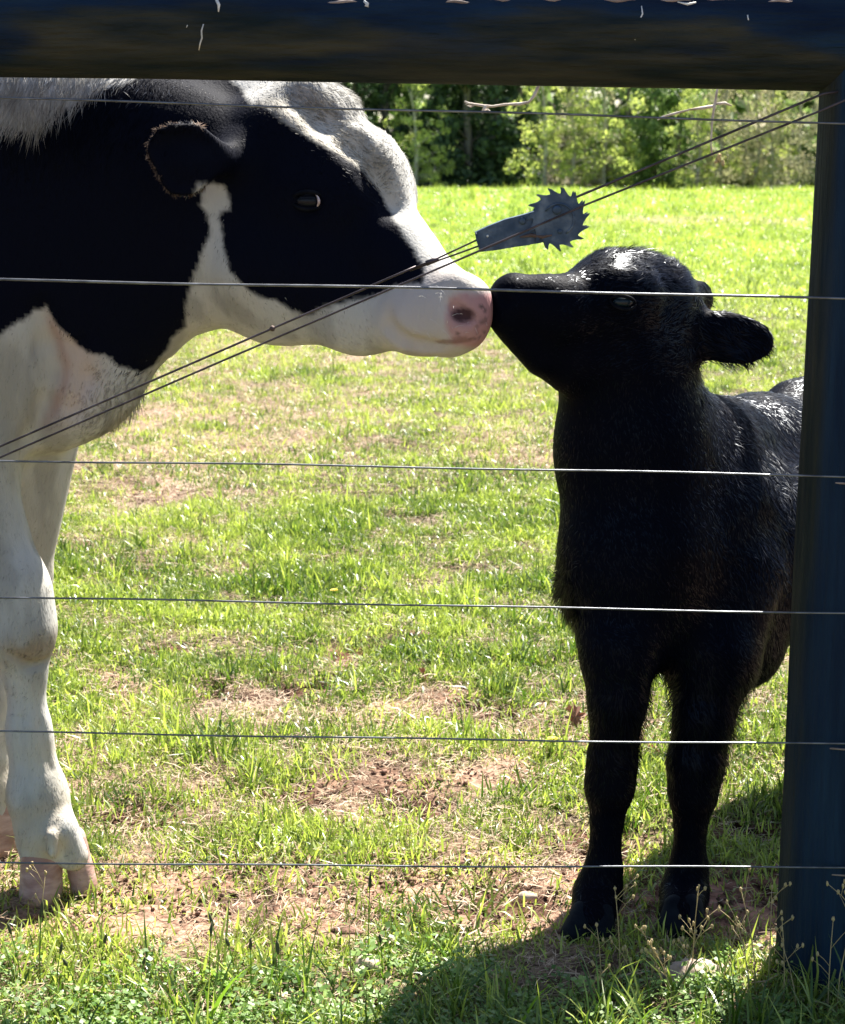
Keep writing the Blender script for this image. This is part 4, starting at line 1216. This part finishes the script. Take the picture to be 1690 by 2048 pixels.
# top rail
ra = P(-200, 42, PY); rb_ = P(1700, 71, PY)
rl0 = np.array([pl_x + .06, PY, ra[2] - (ra[0] - pl_x) * 0 ])
slope = (rb_[2] - ra[2]) / (rb_[0] - ra[0])
def rail_z(x): return ra[2] + slope * (x - ra[0])
rail = empty('top_rail', (0, PY, 1.36)); tag(rail, 'round dark weathered log rail running across the top between the two thick posts', 'fence rail')
r_rail = .0745
x_end = pxc - .045
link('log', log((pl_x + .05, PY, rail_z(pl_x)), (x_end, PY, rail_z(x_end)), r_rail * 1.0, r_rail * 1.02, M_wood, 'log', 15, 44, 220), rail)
def on_rail(px, py, off=.0008):
    a = P(px, py, PY - .05)
    for it in range(4):
        zc = rail_z(a[0]); dz = a[2] - zc
        yy = PY - math.sqrt(max(1e-6, (r_rail + off) ** 2 - dz * dz)); a = P(px, py, yy)
    return a
random.seed(12)
for pts, wd in (([(398, 100), (400, 88), (404, 76), (403, 62), (407, 48)], .0022), ([(433, 0), (438, 10), (437, 24)], .003), ([(728, 2), (735, 8), (733, 14)], .004), ([(373, 55), (375, 50)], .0015),
                ([(941, 40), (942, 48)], .0014), ([(1283, 12), (1285, 28), (1277, 45), (1272, 62), (1270, 80)], .0022), ([(1355, 4), (1375, 9), (1392, 5)], .0028), ([(1495, 30), (1497, 44)], .0016)):
    n_ = len(pts)
    strip('pale_mark', [on_rail(*q) for q in pts], [.6 * wd * (.35 + .9 * random.random()) if 0 < k < n_ - 1 or n_ < 4 else wd * .4 for k in range(n_)], M_chip, rail)
# peeling sunlit splinters along the upper edge
for k in range(9):
    x0 = 660 + k * 108 + random.uniform(-15, 15); ln = random.uniform(45, 95)
    m = MB()
    yl = random.uniform(-2, 5)
    pts = [on_rail(x0 + ln * j / 5, yl + 1.5 * math.sin(j * 1.4 + k), .0004) for j in range(6)]
    m.tube(pts, [.0008, .002, .0028, .003, .002, .0006], 6)
    link('splinter', m.mesh('splinter', M_split), rail)

WY = PY - R_P - .004
wires = [(193, 247, 'topmost fence wire, passing in front of the cow\'s neck just below the rail'),
         (558, 597, 'second fence wire from the top, crossing where the two noses meet'),
         (922, 950, 'third fence wire from the top, crossing at the height of the cow\'s brisket'),
         (1197, 1223, 'fourth fence wire from the top, crossing at the cow\'s knee'),
         (1465, 1486, 'fifth fence wire from the top, crossing the calf\'s legs above its knees'),
         (1725, 1735, 'lowest fence wire, crossing just above the hooves')]
for k, (ya, yb, lab) in enumerate(wires):
    a = P(0, ya, WY); b_ = P(1610, yb, WY)
    sl_ = (b_[2] - a[2]) / (b_[0] - a[0])
    m = MB(); pts = []
    for x in np.concatenate([np.linspace(pl_x, pxc, 60), np.linspace(pxc + .1, 3.35, 14)]):
        sg = .0016 * math.sin(x * 3 + k) + .0008 * math.sin(x * 11 + 2 * k)
        zz = a[2] + sl_ * (x - a[0]) if x < 1.5 else a[2] + sl_ * (1.5 - a[0])
        yy = WY + (.02 if x > 1.2 else 0) * min(1, (x - 1.2) / 2) if x > 1.2 else WY
        pts.append((x, yy, zz + sg))
    m.tube(pts, .00145 if k != 1 else .0018, 8)
    o = link('fence_wire', m.mesh('fence_wire', M_wire)); tag(o, lab, 'fence wire', 'horizontal wires of the fence')

# brace wires
def line_pts(seq, Y, n=10):
    out = []
    for (a, b_) in zip(seq[:-1], seq[1:]):
        for j in range(n): out.append(P(a[0] + (b_[0] - a[0]) * j / n, a[1] + (b_[1] - a[1]) * j / n, Y if not callable(Y) else Y(a[0] + (b_[0] - a[0]) * j / n)))
    out.append(P(*seq[-1], Y if not callable(Y) else Y(seq[-1][0])))
    return out
BY = WY + .045
foot1 = P(0, 893, BY); s1 = (P(400, 722, BY) - foot1); s1 /= s1[0]
e1 = foot1 + s1 * (pl_x + .05 - foot1[0])
m = MB(); m.tube([e1] + line_pts([(0, 893), (545, 657), (832, 533)], BY), .0016, 8)
m.tube([P(820, 538, BY), P(868, 520, BY), P(900, 505, BY), P(958, 478, BY), P(985, 470, BY)], .0013, 8)
m.tube([P(820, 541, BY + .003), P(868, 524, BY + .003), P(905, 511, BY + .003), P(960, 491, BY + .003), P(985, 484, BY)], .0013, 8)
o = link('brace_wire', m.mesh('brace_wire', M_wired)); tag(o, 'lower left length of diagonal brace wire, ending in a loop on the ratchet', 'brace wire', 'diagonal brace wires')
m = MB(); m.tube(line_pts([(1120, 408), (1160, 391), (1645, 188)], BY) + [np.array([pxc - .01, PY - .02, P(1700, 165, BY)[2]])], .0017, 8)
o = link('brace_wire', m.mesh('brace_wire', M_wired)); tag(o, 'short upper right length of diagonal brace wire between ratchet wheel and post top', 'brace wire', 'diagonal brace wires')
B2 = WY + .012
foot2 = P(0, 915, B2); s2 = (P(400, 744, B2) - foot2); s2 /= s2[0]
e2 = foot2 + s2 * (pl_x + .02 - foot2[0])
m = MB(); m.tube([e2] + line_pts([(0, 915), (430, 728), (900, 527), (1170, 410), (1640, 222), (1700, 196)], B2), .0015, 8)
o = link('brace_wire', m.mesh('brace_wire', M_wired)); tag(o, 'nearer unbroken diagonal brace wire passing in front of the ratchet', 'brace wire', 'diagonal brace wires')
m = MB(); m.tube([P(852, 527, BY), P(877, 517, BY)], .0038, 8); 
o = link('crimp_sleeve', m.mesh('crimp_sleeve', M_wired)); tag(o, 'small crimped metal sleeve joining the brace wire loop over the cow\'s nose', 'wire sleeve')
m = MB(); m.blob(P(545, 657, BY), .0042, 8, 6, .1)
o = link('wire_knot', m.mesh('wire_knot', M_rust)); tag(o, 'small rusty knot on the upper brace wire below the cow\'s jaw', 'knot')

# ratchet wire strainer
rat = empty('wire_ratchet', P(1060, 445, BY)); tag(rat, 'galvanised iron wire ratchet with a toothed wheel on the brace wire above the calf\'s muzzle', 'wire tensioner')
def pl2(pts): return [tuple(P(a, b_, BY)[[0, 2]]) for a, b_ in pts]
outl = [(950, 464), (975, 452), (1010, 438), (1045, 429), (1075, 420), (1105, 408), (1135, 412), (1150, 432), (1140, 460), (1110, 478), (1075, 486), (1030, 492), (990, 499), (959, 502), (954, 484)]
for yo in (-.012, .010):
    m = MB(); m.prism(pl2(outl), BY + yo, BY + yo + .002); link('side_plate', m.mesh('side_plate', M_iron, False), rat)
tp = [(950, 464), (975, 452), (1010, 438), (1045, 429), (1068, 422)]; bt = [(959, 501), (990, 498), (1030, 491), (1060, 487)]
for seq in (tp, bt):
    m = MB()
    for a, b_ in zip(seq[:-1], seq[1:]):
        pa, pb_ = P(*a, BY), P(*b_, BY)
        m.add([(pa[0], BY - .0098, pa[2]), (pb_[0], BY - .0098, pb_[2]), (pb_[0], BY + .0098, pb_[2]), (pa[0], BY + .0098, pa[2]),
               (pa[0], BY - .0098, pa[2] - .0015), (pb_[0], BY - .0098, pb_[2] - .0015), (pb_[0], BY + .0098, pb_[2] - .0015), (pa[0], BY + .0098, pa[2] - .0015)],
              [(0, 1, 2, 3), (7, 6, 5, 4), (0, 4, 5, 1), (3, 2, 6, 7), (0, 3, 7, 4), (1, 5, 6, 2)])
    link('channel_wall', m.mesh('channel_wall', M_iron, False), rat)
wc = P(1115, 438, BY); sc1 = S(438, BY)
for yo in (-.0165, .0145):
    o2 = []
    nt_ = 15
    for k in range(nt_):
        a0 = 2 * math.pi * k / nt_ + .2
        for fr, rr in ((0, 50), (.3, 51), (.6, 55), (.85, 61), (1.02, 64), (1.0, 60), (.93, 54), (.95, 50)):
            a = a0 + fr * 2 * math.pi / nt_
            o2.append((wc[0] + rr * sc1 * math.cos(a), wc[2] + rr * sc1 * math.sin(a)))
    m = MB(); m.prism(o2, BY + yo, BY + yo + .0022)
    me_w = m.mesh('toothed_wheel', M_iron, False); link('toothed_wheel', me_w, rat)
m = MB()
rb0 = []
for k in range(14):
    a = R(-60 + k * 16); rb0.append((wc[0] + 31 * sc1 * math.cos(a), BY - .0172, wc[2] + 31 * sc1 * math.sin(a)))
m.tube(rb0, .0016, 6)
link('wheel_ridge', m.mesh('wheel_ridge', M_iron), rat)
m = MB(); m.tube([(wc[0], BY - .0140, wc[2]), (wc[0], BY + .0140, wc[2])], .013, 16); link('spool', m.mesh('spool', M_iron), rat)
m = MB(); m.tube([(wc[0] + .0148 * math.cos(k * .5), BY - .009 + .018 * k / 62, wc[2] + .0148 * math.sin(k * .5)) for k in range(63)], .0017, 6); link('wound_wire', m.mesh('wound_wire', M_wired), rat)
m = MB(); m.tube([P(951, 465, BY - .0125), P(955, 484, BY - .0128), P(960, 501, BY - .0125)], .0013, 6); link('rolled_edge', m.mesh('rolled_edge', M_iron), rat)
def bolt(px, py, r, name='bolt', mat=M_iron, dep=.021):
    c = P(px, py, BY); m = MB()
    n = 16; v = []; 
    for (yy, rr) in ((-dep + .001, 0.55), (-dep + .0018, .9), (-dep + .004, 1.0), (-.010, 1.0)):
        v.append((yy, rr))
    pts = [(c[0], BY + yy, c[2]) for yy, rr in v]
    m.tube(pts, [r * rr for yy, rr in v], n)
    link(name, m.mesh(name, mat), rat)
bolt(1112, 419, .0068); bolt(1044, 441, .0055, dep=.016); bolt(1118, 462, .004, dep=.019)
m = MB(); m.tube([P(1040, 474, BY - .0130), P(1062, 470, BY - .0135), P(1085, 474, BY - .0155), P(1104, 470, BY - .018)], [.001, .003, .0025, .001], 6)
link('pawl', m.mesh('pawl', M_rust), rat)
m = MB(); m.blob(P(975, 472, BY - .0125), .0017, 8, 6, .1); link('pin', m.mesh('pin', M_chip), rat)

# ------------------------------------------------------------------ twigs on the overhanging branch
tr_root = empty('overhanging_tree', (4.6, 4.4, 0)); tag(tr_root, 'small bare tree right of the post whose low limb dangles pale twigs below the rail', 'tree')
m = MB(); m.tube([(4.6, 4.4, -.1), (4.55, 4.35, 1.2), (4.62, 4.3, 2.4), (4.5, 4.3, 4.2), (4.6, 4.2, 6)], [.12, .1, .085, .06, .02], 12, wob=.1)
link('trunk', m.mesh('trunk', M_bark), tr_root)
TY = 3.6
m = MB(); m.tube([(4.58, 4.33, 1.9), (3.4, 4.0, 2.15), (2.2, 3.75, 2.05), (1.2, TY, 1.95), (.5, TY, 1.85), (.2, TY, 1.72)], [.045, .035, .028, .018, .012, .006], 9, wob=.15)
link('limb', m.mesh('limb', M_bark), tr_root)
def twig(seqs):
    m = MB()
    for seq, r in seqs:
        pts = [P(a, b_, TY) for a, b_ in seq]
        m.tube(pts, [r * (1 - .5 * k / (len(pts) - 1)) * (1 + .25 * math.sin(k * 2.3)) for k in range(len(pts))], 7, wob=.25)
    link('twig', m.mesh('twig', M_twig), tr_root)
twig([([(1130, -60), (1100, 60), (1082, 140), (1077, 172), (1068, 192), (1058, 204), (1040, 208), (1010, 209), (985, 213), (962, 211), (940, 207), (929, 203)], .0042), ([(950, 209), (942, 214), (934, 211)], .002), ([(972, 211), (966, 222), (975, 219), (980, 223)], .004), ([(945, 207), (936, 206), (930, 209)], .0018)])
twig([([(1430, -60), (1434, 100), (1436, 170), (1430, 205), (1424, 240), (1422, 290), (1424, 312)], .0036), ([(1428, 212), (1405, 216), (1380, 219), (1350, 227), (1325, 234), (1315, 240)], .0034), ([(1430, 208), (1450, 206), (1464, 212)], .003)])
m = MB()
for (a, b_, r) in ((1438, 316, .006), (1445, 326, .004), (1432, 322, .004)): m.blob(P(a, b_, TY), r, 6, 4, .4, (1, .4, 1.3))
link('bud', m.mesh('bud', M_dry), tr_root)

# ------------------------------------------------------------------ small things on the ground
def leaf_obj(px, py, sz, tiltx, rz, label, name='oak_leaf'):
    g0 = G(px, py, .0); loc = (g0[0], g0[1], float(ground_z(np.array([g0[0]]), np.array([g0[1]]))[0]) + .004)
    out = [(0, -.5), (.06, -.42), (.05, -.3), (.26, -.26), (.12, -.14), (.16, -.05), (.46, .02), (.42, .12), (.2, .12), (.16, .2), (.34, .36), (.22, .42), (.1, .34), (.02, .52),
           (-.06, .36), (-.2, .44), (-.3, .34), (-.14, .22), (-.2, .1), (-.44, .1), (-.42, 0), (-.16, -.04), (-.12, -.16), (-.28, -.28), (-.05, -.3), (-.06, -.42)]
    v = [(0, 0, 0)] + [(a * sz, b_ * sz, sz * (.35 * a * a + .12 * math.sin(a * 7 + b_ * 5))) for a, b_ in out]
    n_ = len(out); v2 = [(x, y, z - .0007) for x, y, z in v]
    f = [(0, k + 1, (k + 1) % n_ + 1) for k in range(n_)] + [(n_ + 1, n_ + 1 + (k + 1) % n_ + 1, n_ + 1 + k + 1) for k in range(n_)]
    f += [(k + 1, n_ + 2 + k, n_ + 2 + (k + 1) % n_, (k + 1) % n_ + 1) for k in range(n_)]
    me = bpy.data.meshes.new(name); me.from_pydata(v + v2, [], f); me.materials.append(M_leafdry)
    o = bpy.data.objects.new(name, me); COL.objects.link(o); o.location = loc; o.rotation_euler = (tiltx, 0, rz)
    o.location.z += abs(math.sin(tiltx)) * sz * .45
    tag(o, label, 'leaf', 'dry fallen oak leaves')
leaf_obj(1150, 1465, .062, R(55), .3, 'brown lobed oak leaf standing in the grass just left of the calf\'s leg')
leaf_obj(1308, 1515, .042, R(30), 1.2, 'brown oak leaf lying in the gap between the calf\'s two front legs')
leaf_obj(848, 1360, .04, R(70), 2.2, 'small dark dry oak leaf upright in the grass between cow and calf')
def rock(px, py, r, sq, mat, label, cat_, name, seed, rings=(14, 9)):
    random.seed(seed); g0 = G(px, py, 0)
    m = MB(); m.blob((0, 0, 0), r, rings[0], rings[1], .10, sq)
    o = link(name, m.mesh(name, mat)); o.location = (g0[0], g0[1], r * sq[2] * .35); tag(o, label, cat_)
rock(835, 1275, .028, (1.3, .8, .55), M_clod, 'dark dry dung clod on the grass between the cow and calf', 'clod', 'dung_clod', 3)
rock(735, 1940, .020, (1.1, 1, .9), M_stone, 'small pale stone at the edge of the weeds below the cow\'s nose', 'stone', 'stone', 4)
rock(1385, 1962, .036, (1.4, .8, .7), M_stone, 'flattish pale tan stone in front of the calf\'s right hand hoof', 'stone', 'stone', 6, (20, 12))
rock(690, 1868, .020, (1.5, .8, .5), M_clod, 'dark brown clod on the bare soil strip left of centre', 'clod', 'soil_clod', 8)
rock(1055, 1795, .013, (1.3, .9, .6), M_stone, 'small grey pebble on the bare red soil left of the calf', 'pebble', 'pebble', 9)
for (px, py, lab) in ((1075, 797, 'yellow dandelion in the grass left of the calf\'s neck'), (985, 428, 'yellow dandelion in the far grass beside the ratchet'), (668, 1190, 'yellow dandelion in the middle of the pasture above the fourth wire'), (1105, 1490, 'yellow dandelion low in the grass by the standing oak leaf')):
    g0 = G(px, py, .03)
    dn = empty('dandelion', (g0[0], g0[1], 0)); tag(dn, lab, 'dandelion', 'dandelions in the pasture')
    fr = .012 * (1 if py > 700 else 1.7)
    m = MB(); m.tube([(0, 0, 0), (.002, 0, .02), (0, 0, .042)], .0013, 6); local('stem', m.mesh('stem', M_blade), dn)
    m = MB()
    for k in range(18):
        a = k * 6.283 / 18; c, s_ = math.cos(a), math.sin(a)
        m.add([(c * .002, s_ * .002, .043), (c * fr * .6 - s_ * .003, s_ * fr * .6 + c * .003, .047), (c * fr, s_ * fr, .045), (c * fr * .6 + s_ * .003, s_ * fr * .6 - c * .003, .047)], [(0, 1, 2, 3)])
    local('flower', m.mesh('flower', M_yel), dn)

# stalks at the foot of the fence
ORD = ['leftmost', 'second', 'third', 'fourth', 'fifth', 'sixth', 'seventh', 'eighth', 'ninth', 'tenth', 'eleventh', 'twelfth', 'thirteenth', 'fourteenth', 'fifteenth', 'sixteenth', 'seventeenth', 'eighteenth', 'nineteenth', 'twentieth', 'twenty-first', 'twenty-second', 'twenty-third']
def stalk_dark(x, y, h, seed):
    random.seed(seed)
    r0 = empty('seed_stalk', (x, y, 0)); tag(r0, 'dark grass stalk with narrow seed spike, %s from the left of its kind' % ORD[seed - 700], 'grass stalk', 'dark spiked grass stalks at the lower left')
    lx, ly = random.uniform(-.02, .02), random.uniform(-.015, .015)
    m = MB(); pts = [(lx * t * t, ly * t * t, h * t) for t in (0, .3, .6, .85)]
    m.tube(pts, .0008, 5); local('stem', m.mesh('stem', M_blade), r0)
    m = MB(); pts = [(lx * t * t, ly * t * t, h * t) for t in (.82, .86, .9, .95, 1)]
    m.tube(pts, [.0012, .0026, .0028, .0022, .0005], 6, wob=.5); local('seed_spike', m.mesh('seed_spike', M_dark), r0)
def stalk_dry(x, y, h, seed, nb):
    random.seed(seed)
    r0 = empty('dry_weed', (x, y, 0)); tag(r0, 'dry straw coloured weed with tiny pale seed heads, %s from the left' % ORD[seed - 800], 'dry weed', 'dry weed stalks in front of the calf and post')
    m = MB(); hd = []
    tx, ty = random.uniform(-.04, .04), random.uniform(-.02, .02)
    c = lambda t: np.array([tx * t * t, ty * t, h * t])
    m.tube([c(0), c(.35), c(.7), c(1)], [.0011, .0009, .0007, .0005], 5); hd.append(c(1))
    for k in range(nb):
        t0 = random.uniform(.45, .92); a = random.uniform(0, 6.28); l = h * random.uniform(.15, .35)
        p0 = c(t0); d = np.array([math.cos(a) * .7, math.sin(a) * .4, .8])
        p1 = p0 + d * l * .5; p2 = p0 + d * l + np.array([0, 0, -.1 * l])
        m.tube([p0, p1, p2], [.0006, .0005, .0004], 4); hd.append(p2)
        if random.random() < .6:
            p3 = p1 + np.array([random.uniform(-1, 1), 0, .6]) * l * .35; m.tube([p1, p3], .0004, 4); hd.append(p3)
    local('stem', m.mesh('stem', M_dry), r0)
    for q in hd:
        m = MB(); m.blob(q, .0028, 6, 5, .3, (.8, .8, 1.3)); local('seed_head', m.mesh('seed_head', M_dry), r0)
for k, (px, ytop, Y) in enumerate(sorted([(35, 1840, 2.40), (72, 1800, 2.38), (108, 1890, 2.36), (196, 1865, 2.40), (152, 1910, 2.35), (278, 1905, 2.36), (442, 1825, 2.38), (470, 1880, 2.40), (500, 1870, 2.34), (415, 1850, 2.36), (765, 1865, 2.42), (735, 1740, 2.46), (745, 1930, 2.38), (560, 1880, 2.3)])):
    q = P(px, ytop, Y); stalk_dark(q[0], Y, q[2], 700 + k)
for k, (px, ytop, Y, nb) in enumerate(sorted([(68, 1755, 2.42, 3), (160, 1790, 2.42, 1), (700, 1830, 2.40, 2), (1245, 1780, 2.40, 3), (1205, 1840, 2.38, 2), (1370, 1825, 2.38, 7), (1390, 1780, 2.42, 5), (1330, 1870, 2.36, 6), (1300, 1900, 2.38, 5), (1270, 1880, 2.40, 3), (1350, 1890, 2.33, 5), (1520, 1775, 2.36, 4), (1545, 1770, 2.38, 3), (1505, 1830, 2.34, 3), (1575, 1830, 2.33, 3), (1450, 1820, 2.38, 2), (1170, 1920, 2.34, 2), (1685, 1790, 2.30, 5), (1665, 1850, 2.30, 3), (1600, 1900, 2.3, 2), (555, 1820, 2.42, 2), (990, 1960, 2.35, 2), (320, 1880, 2.4, 2)])):
    q = P(px, ytop, Y); stalk_dry(q[0], Y, q[2], 800 + k, nb)
# a few big leaning blades in front
bl = MB()
def big_blade(px, ytop, px0, Y, wd):
    a = P(px0, 2048, Y); b_ = P(px, ytop, Y)
    base = np.array([a[0], Y, 0.]); tip = b_
    s_ = np.array([wd / 2, .3 * wd, 0]); v = []
    for k in range(6):
        t = k / 5; c = base * (1 - t) + tip * t + np.array([0, 0, .02 * math.sin(math.pi * t)])
        ww = (1 - t ** 2) ; v += [c - s_ * ww, c + np.array([0, .0008, 0]) * ww, c + s_ * ww]
    f = []
    for k in range(5):
        for j in range(2): f.append((k * 3 + j, k * 3 + j + 1, k * 3 + j + 4, k * 3 + j + 3))
    m = MB(); m.add(v, f); o = link('grass_blade', m.mesh('grass_blade', M_blade))
    return o
tag(big_blade(505, 1930, 400, 2.25, .008), 'broad green grass blade slanting up to the right at the bottom left of centre', 'grass blade')
tag(big_blade(1120, 1960, 1030, 2.25, .006), 'long green grass blade leaning right under the calf\'s left hand hoof', 'grass blade')
tag(big_blade(1330, 2010, 1255, 2.22, .005), 'short slanting green grass blade at the bottom below the calf', 'grass blade')

# ------------------------------------------------------------------ trees beyond the field
def foliage(cx, cy, lo, hi, rad, n, leaf, seed, shape='round', mat=None, name='crown', clumps=40, dens_low=1.5):
    r = np.random.default_rng(seed)
    # clump centres
    u = r.uniform(0, 1, clumps) ** dens_low
    zc = lo + (hi - lo) * u
    tt = (zc - lo) / (hi - lo)
    if shape == 'cone': rr = rad * (1 - tt) ** .8 + .15
    elif shape == 'column': rr = rad * (1 - tt ** 3 * .8)
    else: rr = rad * np.sqrt(np.clip(1 - (2 * tt - 1) ** 2 * .85, .1, 1))
    az = r.uniform(0, 6.28, clumps); q = np.sqrt(r.uniform(0.1, 1, clumps)) * rr
    C_ = np.c_[np.cos(az) * q, np.sin(az) * q, zc]
    cs = r.uniform(.25, .55, clumps) * rad * .55
    k = r.integers(0, clumps, n)
    d = r.normal(0, 1, (n, 3)); d /= np.linalg.norm(d, axis=1, keepdims=True)
    p = C_[k] + d * (cs[k] * r.uniform(.3, 1.05, n) ** .6)[:, None] * np.array([1, 1, .8])
    p[:, 2] = np.maximum(p[:, 2], .03)
    nn = d + r.normal(0, .6, (n, 3)); nn /= np.linalg.norm(nn, axis=1, keepdims=True)
    a = np.cross(nn, r.normal(0, 1, (n, 3))); a /= np.linalg.norm(a, axis=1, keepdims=True)
    b_ = np.cross(nn, a); s_ = leaf * r.uniform(.5, 1.3, (n, 1))
    V = np.stack([p - a * s_, p - b_ * s_ * .45 + nn * s_ * .15, p + a * s_, p + b_ * s_ * .45], 1).reshape(-1, 3)
    o = (np.arange(n) * 4)[:, None]
    return mesh_np(name, V, [o + np.array([[0, 1, 2, 3]])], mat, smooth=False), C_
def branches(C_, h, r0, seed, mat, name='trunk', lean=.3):
    random.seed(seed); m = MB()
    tp = [np.array([random.uniform(-lean, lean) * t, random.uniform(-lean, lean) * t * .5, h * t]) for t in (0, .15, .35, .6, .85, 1)]
    tp[0][2] = -.2
    m.tube(tp, [r0 * 1.25, r0, r0 * .85, r0 * .6, r0 * .35, r0 * .12], 8, wob=.15)
    for c in C_[:26]:
        t = max(.08, min(.9, (c[2] / h) * .75)); i = t * 5; j = min(4, int(i))
        s_ = tp[j] * (1 - (i - j)) + tp[j + 1] * (i - j); s_[2] = h * t
        m.tube([s_, (s_ + c) / 2 + np.array([0, 0, .12]), c], [r0 * .28, r0 * .18, r0 * .06], 5)
    return m.mesh(name, mat)
M_ever = leaf_mat('cedar_leaves', (.03, .062, .036), (.10, .15, .07), (1.2, 1.3, .9), .25, .6, .3, tint=False, nscale=1.2)
M_spring = leaf_mat('spring_leaves', (.22, .30, .08), (.52, .58, .22), (1.2, 1.2, .8), .55, .5, .3, tint=False, nscale=1.2)
M_mid = leaf_mat('midgreen_leaves', (.08, .15, .06), (.26, .36, .14), (1.3, 1.3, .9), .45, .5, .3, tint=False, nscale=1.2)
M_olive = leaf_mat('scrub_leaves', (.24, .22, .14), (.52, .50, .32), (1.1, 1.1, 1), .4, .6, .3, tint=False, nscale=1.5)
M_pale = leaf_mat('pale_brush', (.30, .24, .21), (.50, .44, .40), (1, 1, 1), .3, .7, .2, tint=False)
M_scrubbark = noise_mat('grey_bark', (.28, .24, .21), (.50, .46, .41), 6, .9, 0, .4, 20)
kits = {}
def tree_kit(key, variants, hgt, rad, n, leaf, shape, mat, bark, r0, clumps, dl, lo):
    kits[key] = []
    for v in range(variants):
        fm, C_ = foliage(0, 0, lo, hgt, rad, n, leaf, 900 + len(kits) * 10 + v, shape, mat, 'crown', clumps, dl)
        tm = branches(C_, hgt * .92, r0, 950 + len(kits) * 10 + v, bark)
        kits[key].append((tm, fm))
tree_kit('ever', 3, 9.5, 2.1, 7000, .15, 'cone', M_ever, M_bark, .16, 70, 1.6, .1)
tree_kit('spring', 3, 5.6, 1.5, 3200, .07, 'column', M_spring, M_scrubbark, .09, 50, 1.1, .4)
tree_kit('mid', 3, 6.5, 1.8, 4800, .11, 'round', M_mid, M_bark, .10, 60, 1.3, .1)
tree_kit('scrub', 3, 5.6, 1.7, 3000, .07, 'column', M_olive, M_scrubbark, .06, 70, 1.2, .2)
tree_kit('bush', 2, 2.2, 1.1, 1500, .10, 'round', M_spring, M_scrubbark, .04, 22, 1.1, .1)
tree_kit('brush', 1, 1.5, 1.0, 1300, .08, 'round', M_pale, M_scrubbark, .03, 24, 1.1, .05)
names_ = {'ever': ('cedar_tree', 'tree'), 'spring': ('spring_tree', 'tree'), 'mid': ('leafy_tree', 'tree'), 'scrub': ('scrub_tree', 'tree'), 'bush': ('bush', 'bush'), 'brush': ('brush_heap', 'brush')}
looks = {'ever': 'dark evergreen tree', 'spring': 'thin pale yellow green tree', 'mid': 'full mid green tree', 'scrub': 'greyish half bare scrubby tree', 'bush': 'low bright green bush', 'brush': 'pale heap of brush'}
TREES = [('ever', 560, 72, 1), ('ever', 640, 70, 1), ('ever', 715, 71, .95), ('ever', 770, 73, 1.05), ('spring', 832, 66.5, .85), ('ever', 885, 72, 1), ('ever', 935, 70.5, 1.1), ('ever', 985, 71, 1), ('ever', 1030, 72, 1.05),
         ('spring', 1085, 67, 1), ('spring', 1140, 67.5, .9), ('mid', 1120, 74, 1), ('scrub', 1165, 68.5, 1), ('spring', 1200, 68, 1.05), ('mid', 1245, 71, 1), ('mid', 1300, 72, 1.1), ('mid', 1345, 70.5, .9), ('spring', 1385, 67.5, .8), ('scrub', 1430, 68, 1),
         ('scrub', 1475, 68.5, 1.05), ('spring', 1500, 68, 1), ('scrub', 1530, 67.5, 1), ('scrub', 1580, 68, 1.1), ('scrub', 1630, 68, 1), ('mid', 1690, 71, 1), ('mid', 1760, 72, 1), ('mid', 1840, 70, 1), ('spring', 1900, 71, 1), ('ever', 480, 72, 1.1), ('mid', 390, 71, 1), ('ever', 300, 73, 1), ('spring', 210, 70, 1), ('ever', 120, 72, 1), ('mid', 30, 71, 1), ('ever', -80, 72, 1),
         ('bush', 862, 68, .8), ('bush', 1225, 68.5, .9), ('bush', 1400, 68.5, .7), ('brush', 1112, 67.8, .75), ('brush', 1185, 68.5, .7)]
landmark = {560: 'behind the cow\'s poll', 640: 'behind the cow\'s forehead', 715: 'just above the cow\'s forehead', 770: 'between the cow\'s brow and the first pale tree'}
order = ['first', 'second', 'third', 'fourth', 'fifth', 'sixth', 'seventh', 'eighth', 'ninth', 'tenth', 'eleventh', 'twelfth', 'thirteenth']
cnt = {}
TREES.sort(key=lambda q: q[1])
random.seed(77)
for k, (key, px, Y, sc0) in enumerate(TREES):
    v = kits[key][k % len(kits[key])]
    x = (px - 845) / F * Y * 1.0
    zb = float(ground_z(np.array([x]), np.array([float(Y)]))[0])
    r0 = empty(names_[key][0], (x, Y, zb), random.uniform(0, 6.28)); r0.scale = (sc0, sc0, sc0)
    i = cnt.get(key, 0); cnt[key] = i + 1
    tag(r0, '%s at the far field edge, %s of its kind from left' % (looks[key], order[min(i, 12)]), names_[key][1], looks[key] + 's along the far field edge')
    local('trunk', v[0], r0); local('crown', v[1], r0)
# the wood behind reads as one mass
parts_v, parts_f, c = [], [], 0
rr_ = np.random.default_rng(5)
for k in range(66):
    me_f, _ = foliage(0, 0, .1, 11, 3.0, 2000, .42, 1200 + k, 'column', None, 'tmp', 26, 1.4)
    v = np.empty(len(me_f.vertices) * 3, np.float32); me_f.vertices.foreach_get('co', v); v = v.reshape(-1, 3)
    v += np.array([-34 + (k % 22) * 3.2 + (k // 22) * 1.6, 78 + (k // 22) * 5 + rr_.uniform(-1, 2), 0]); parts_v.append(v); parts_f.append(np.arange(len(v)).reshape(-1, 4) + c); c += len(v)
    bpy.data.meshes.remove(me_f)
o = link('far_wood', mesh_np('far_wood', np.concatenate(parts_v), [np.concatenate(parts_f)], M_mid, False)); tag(o, 'dark mass of woodland standing behind the first row of trees', 'woodland', kind='stuff')
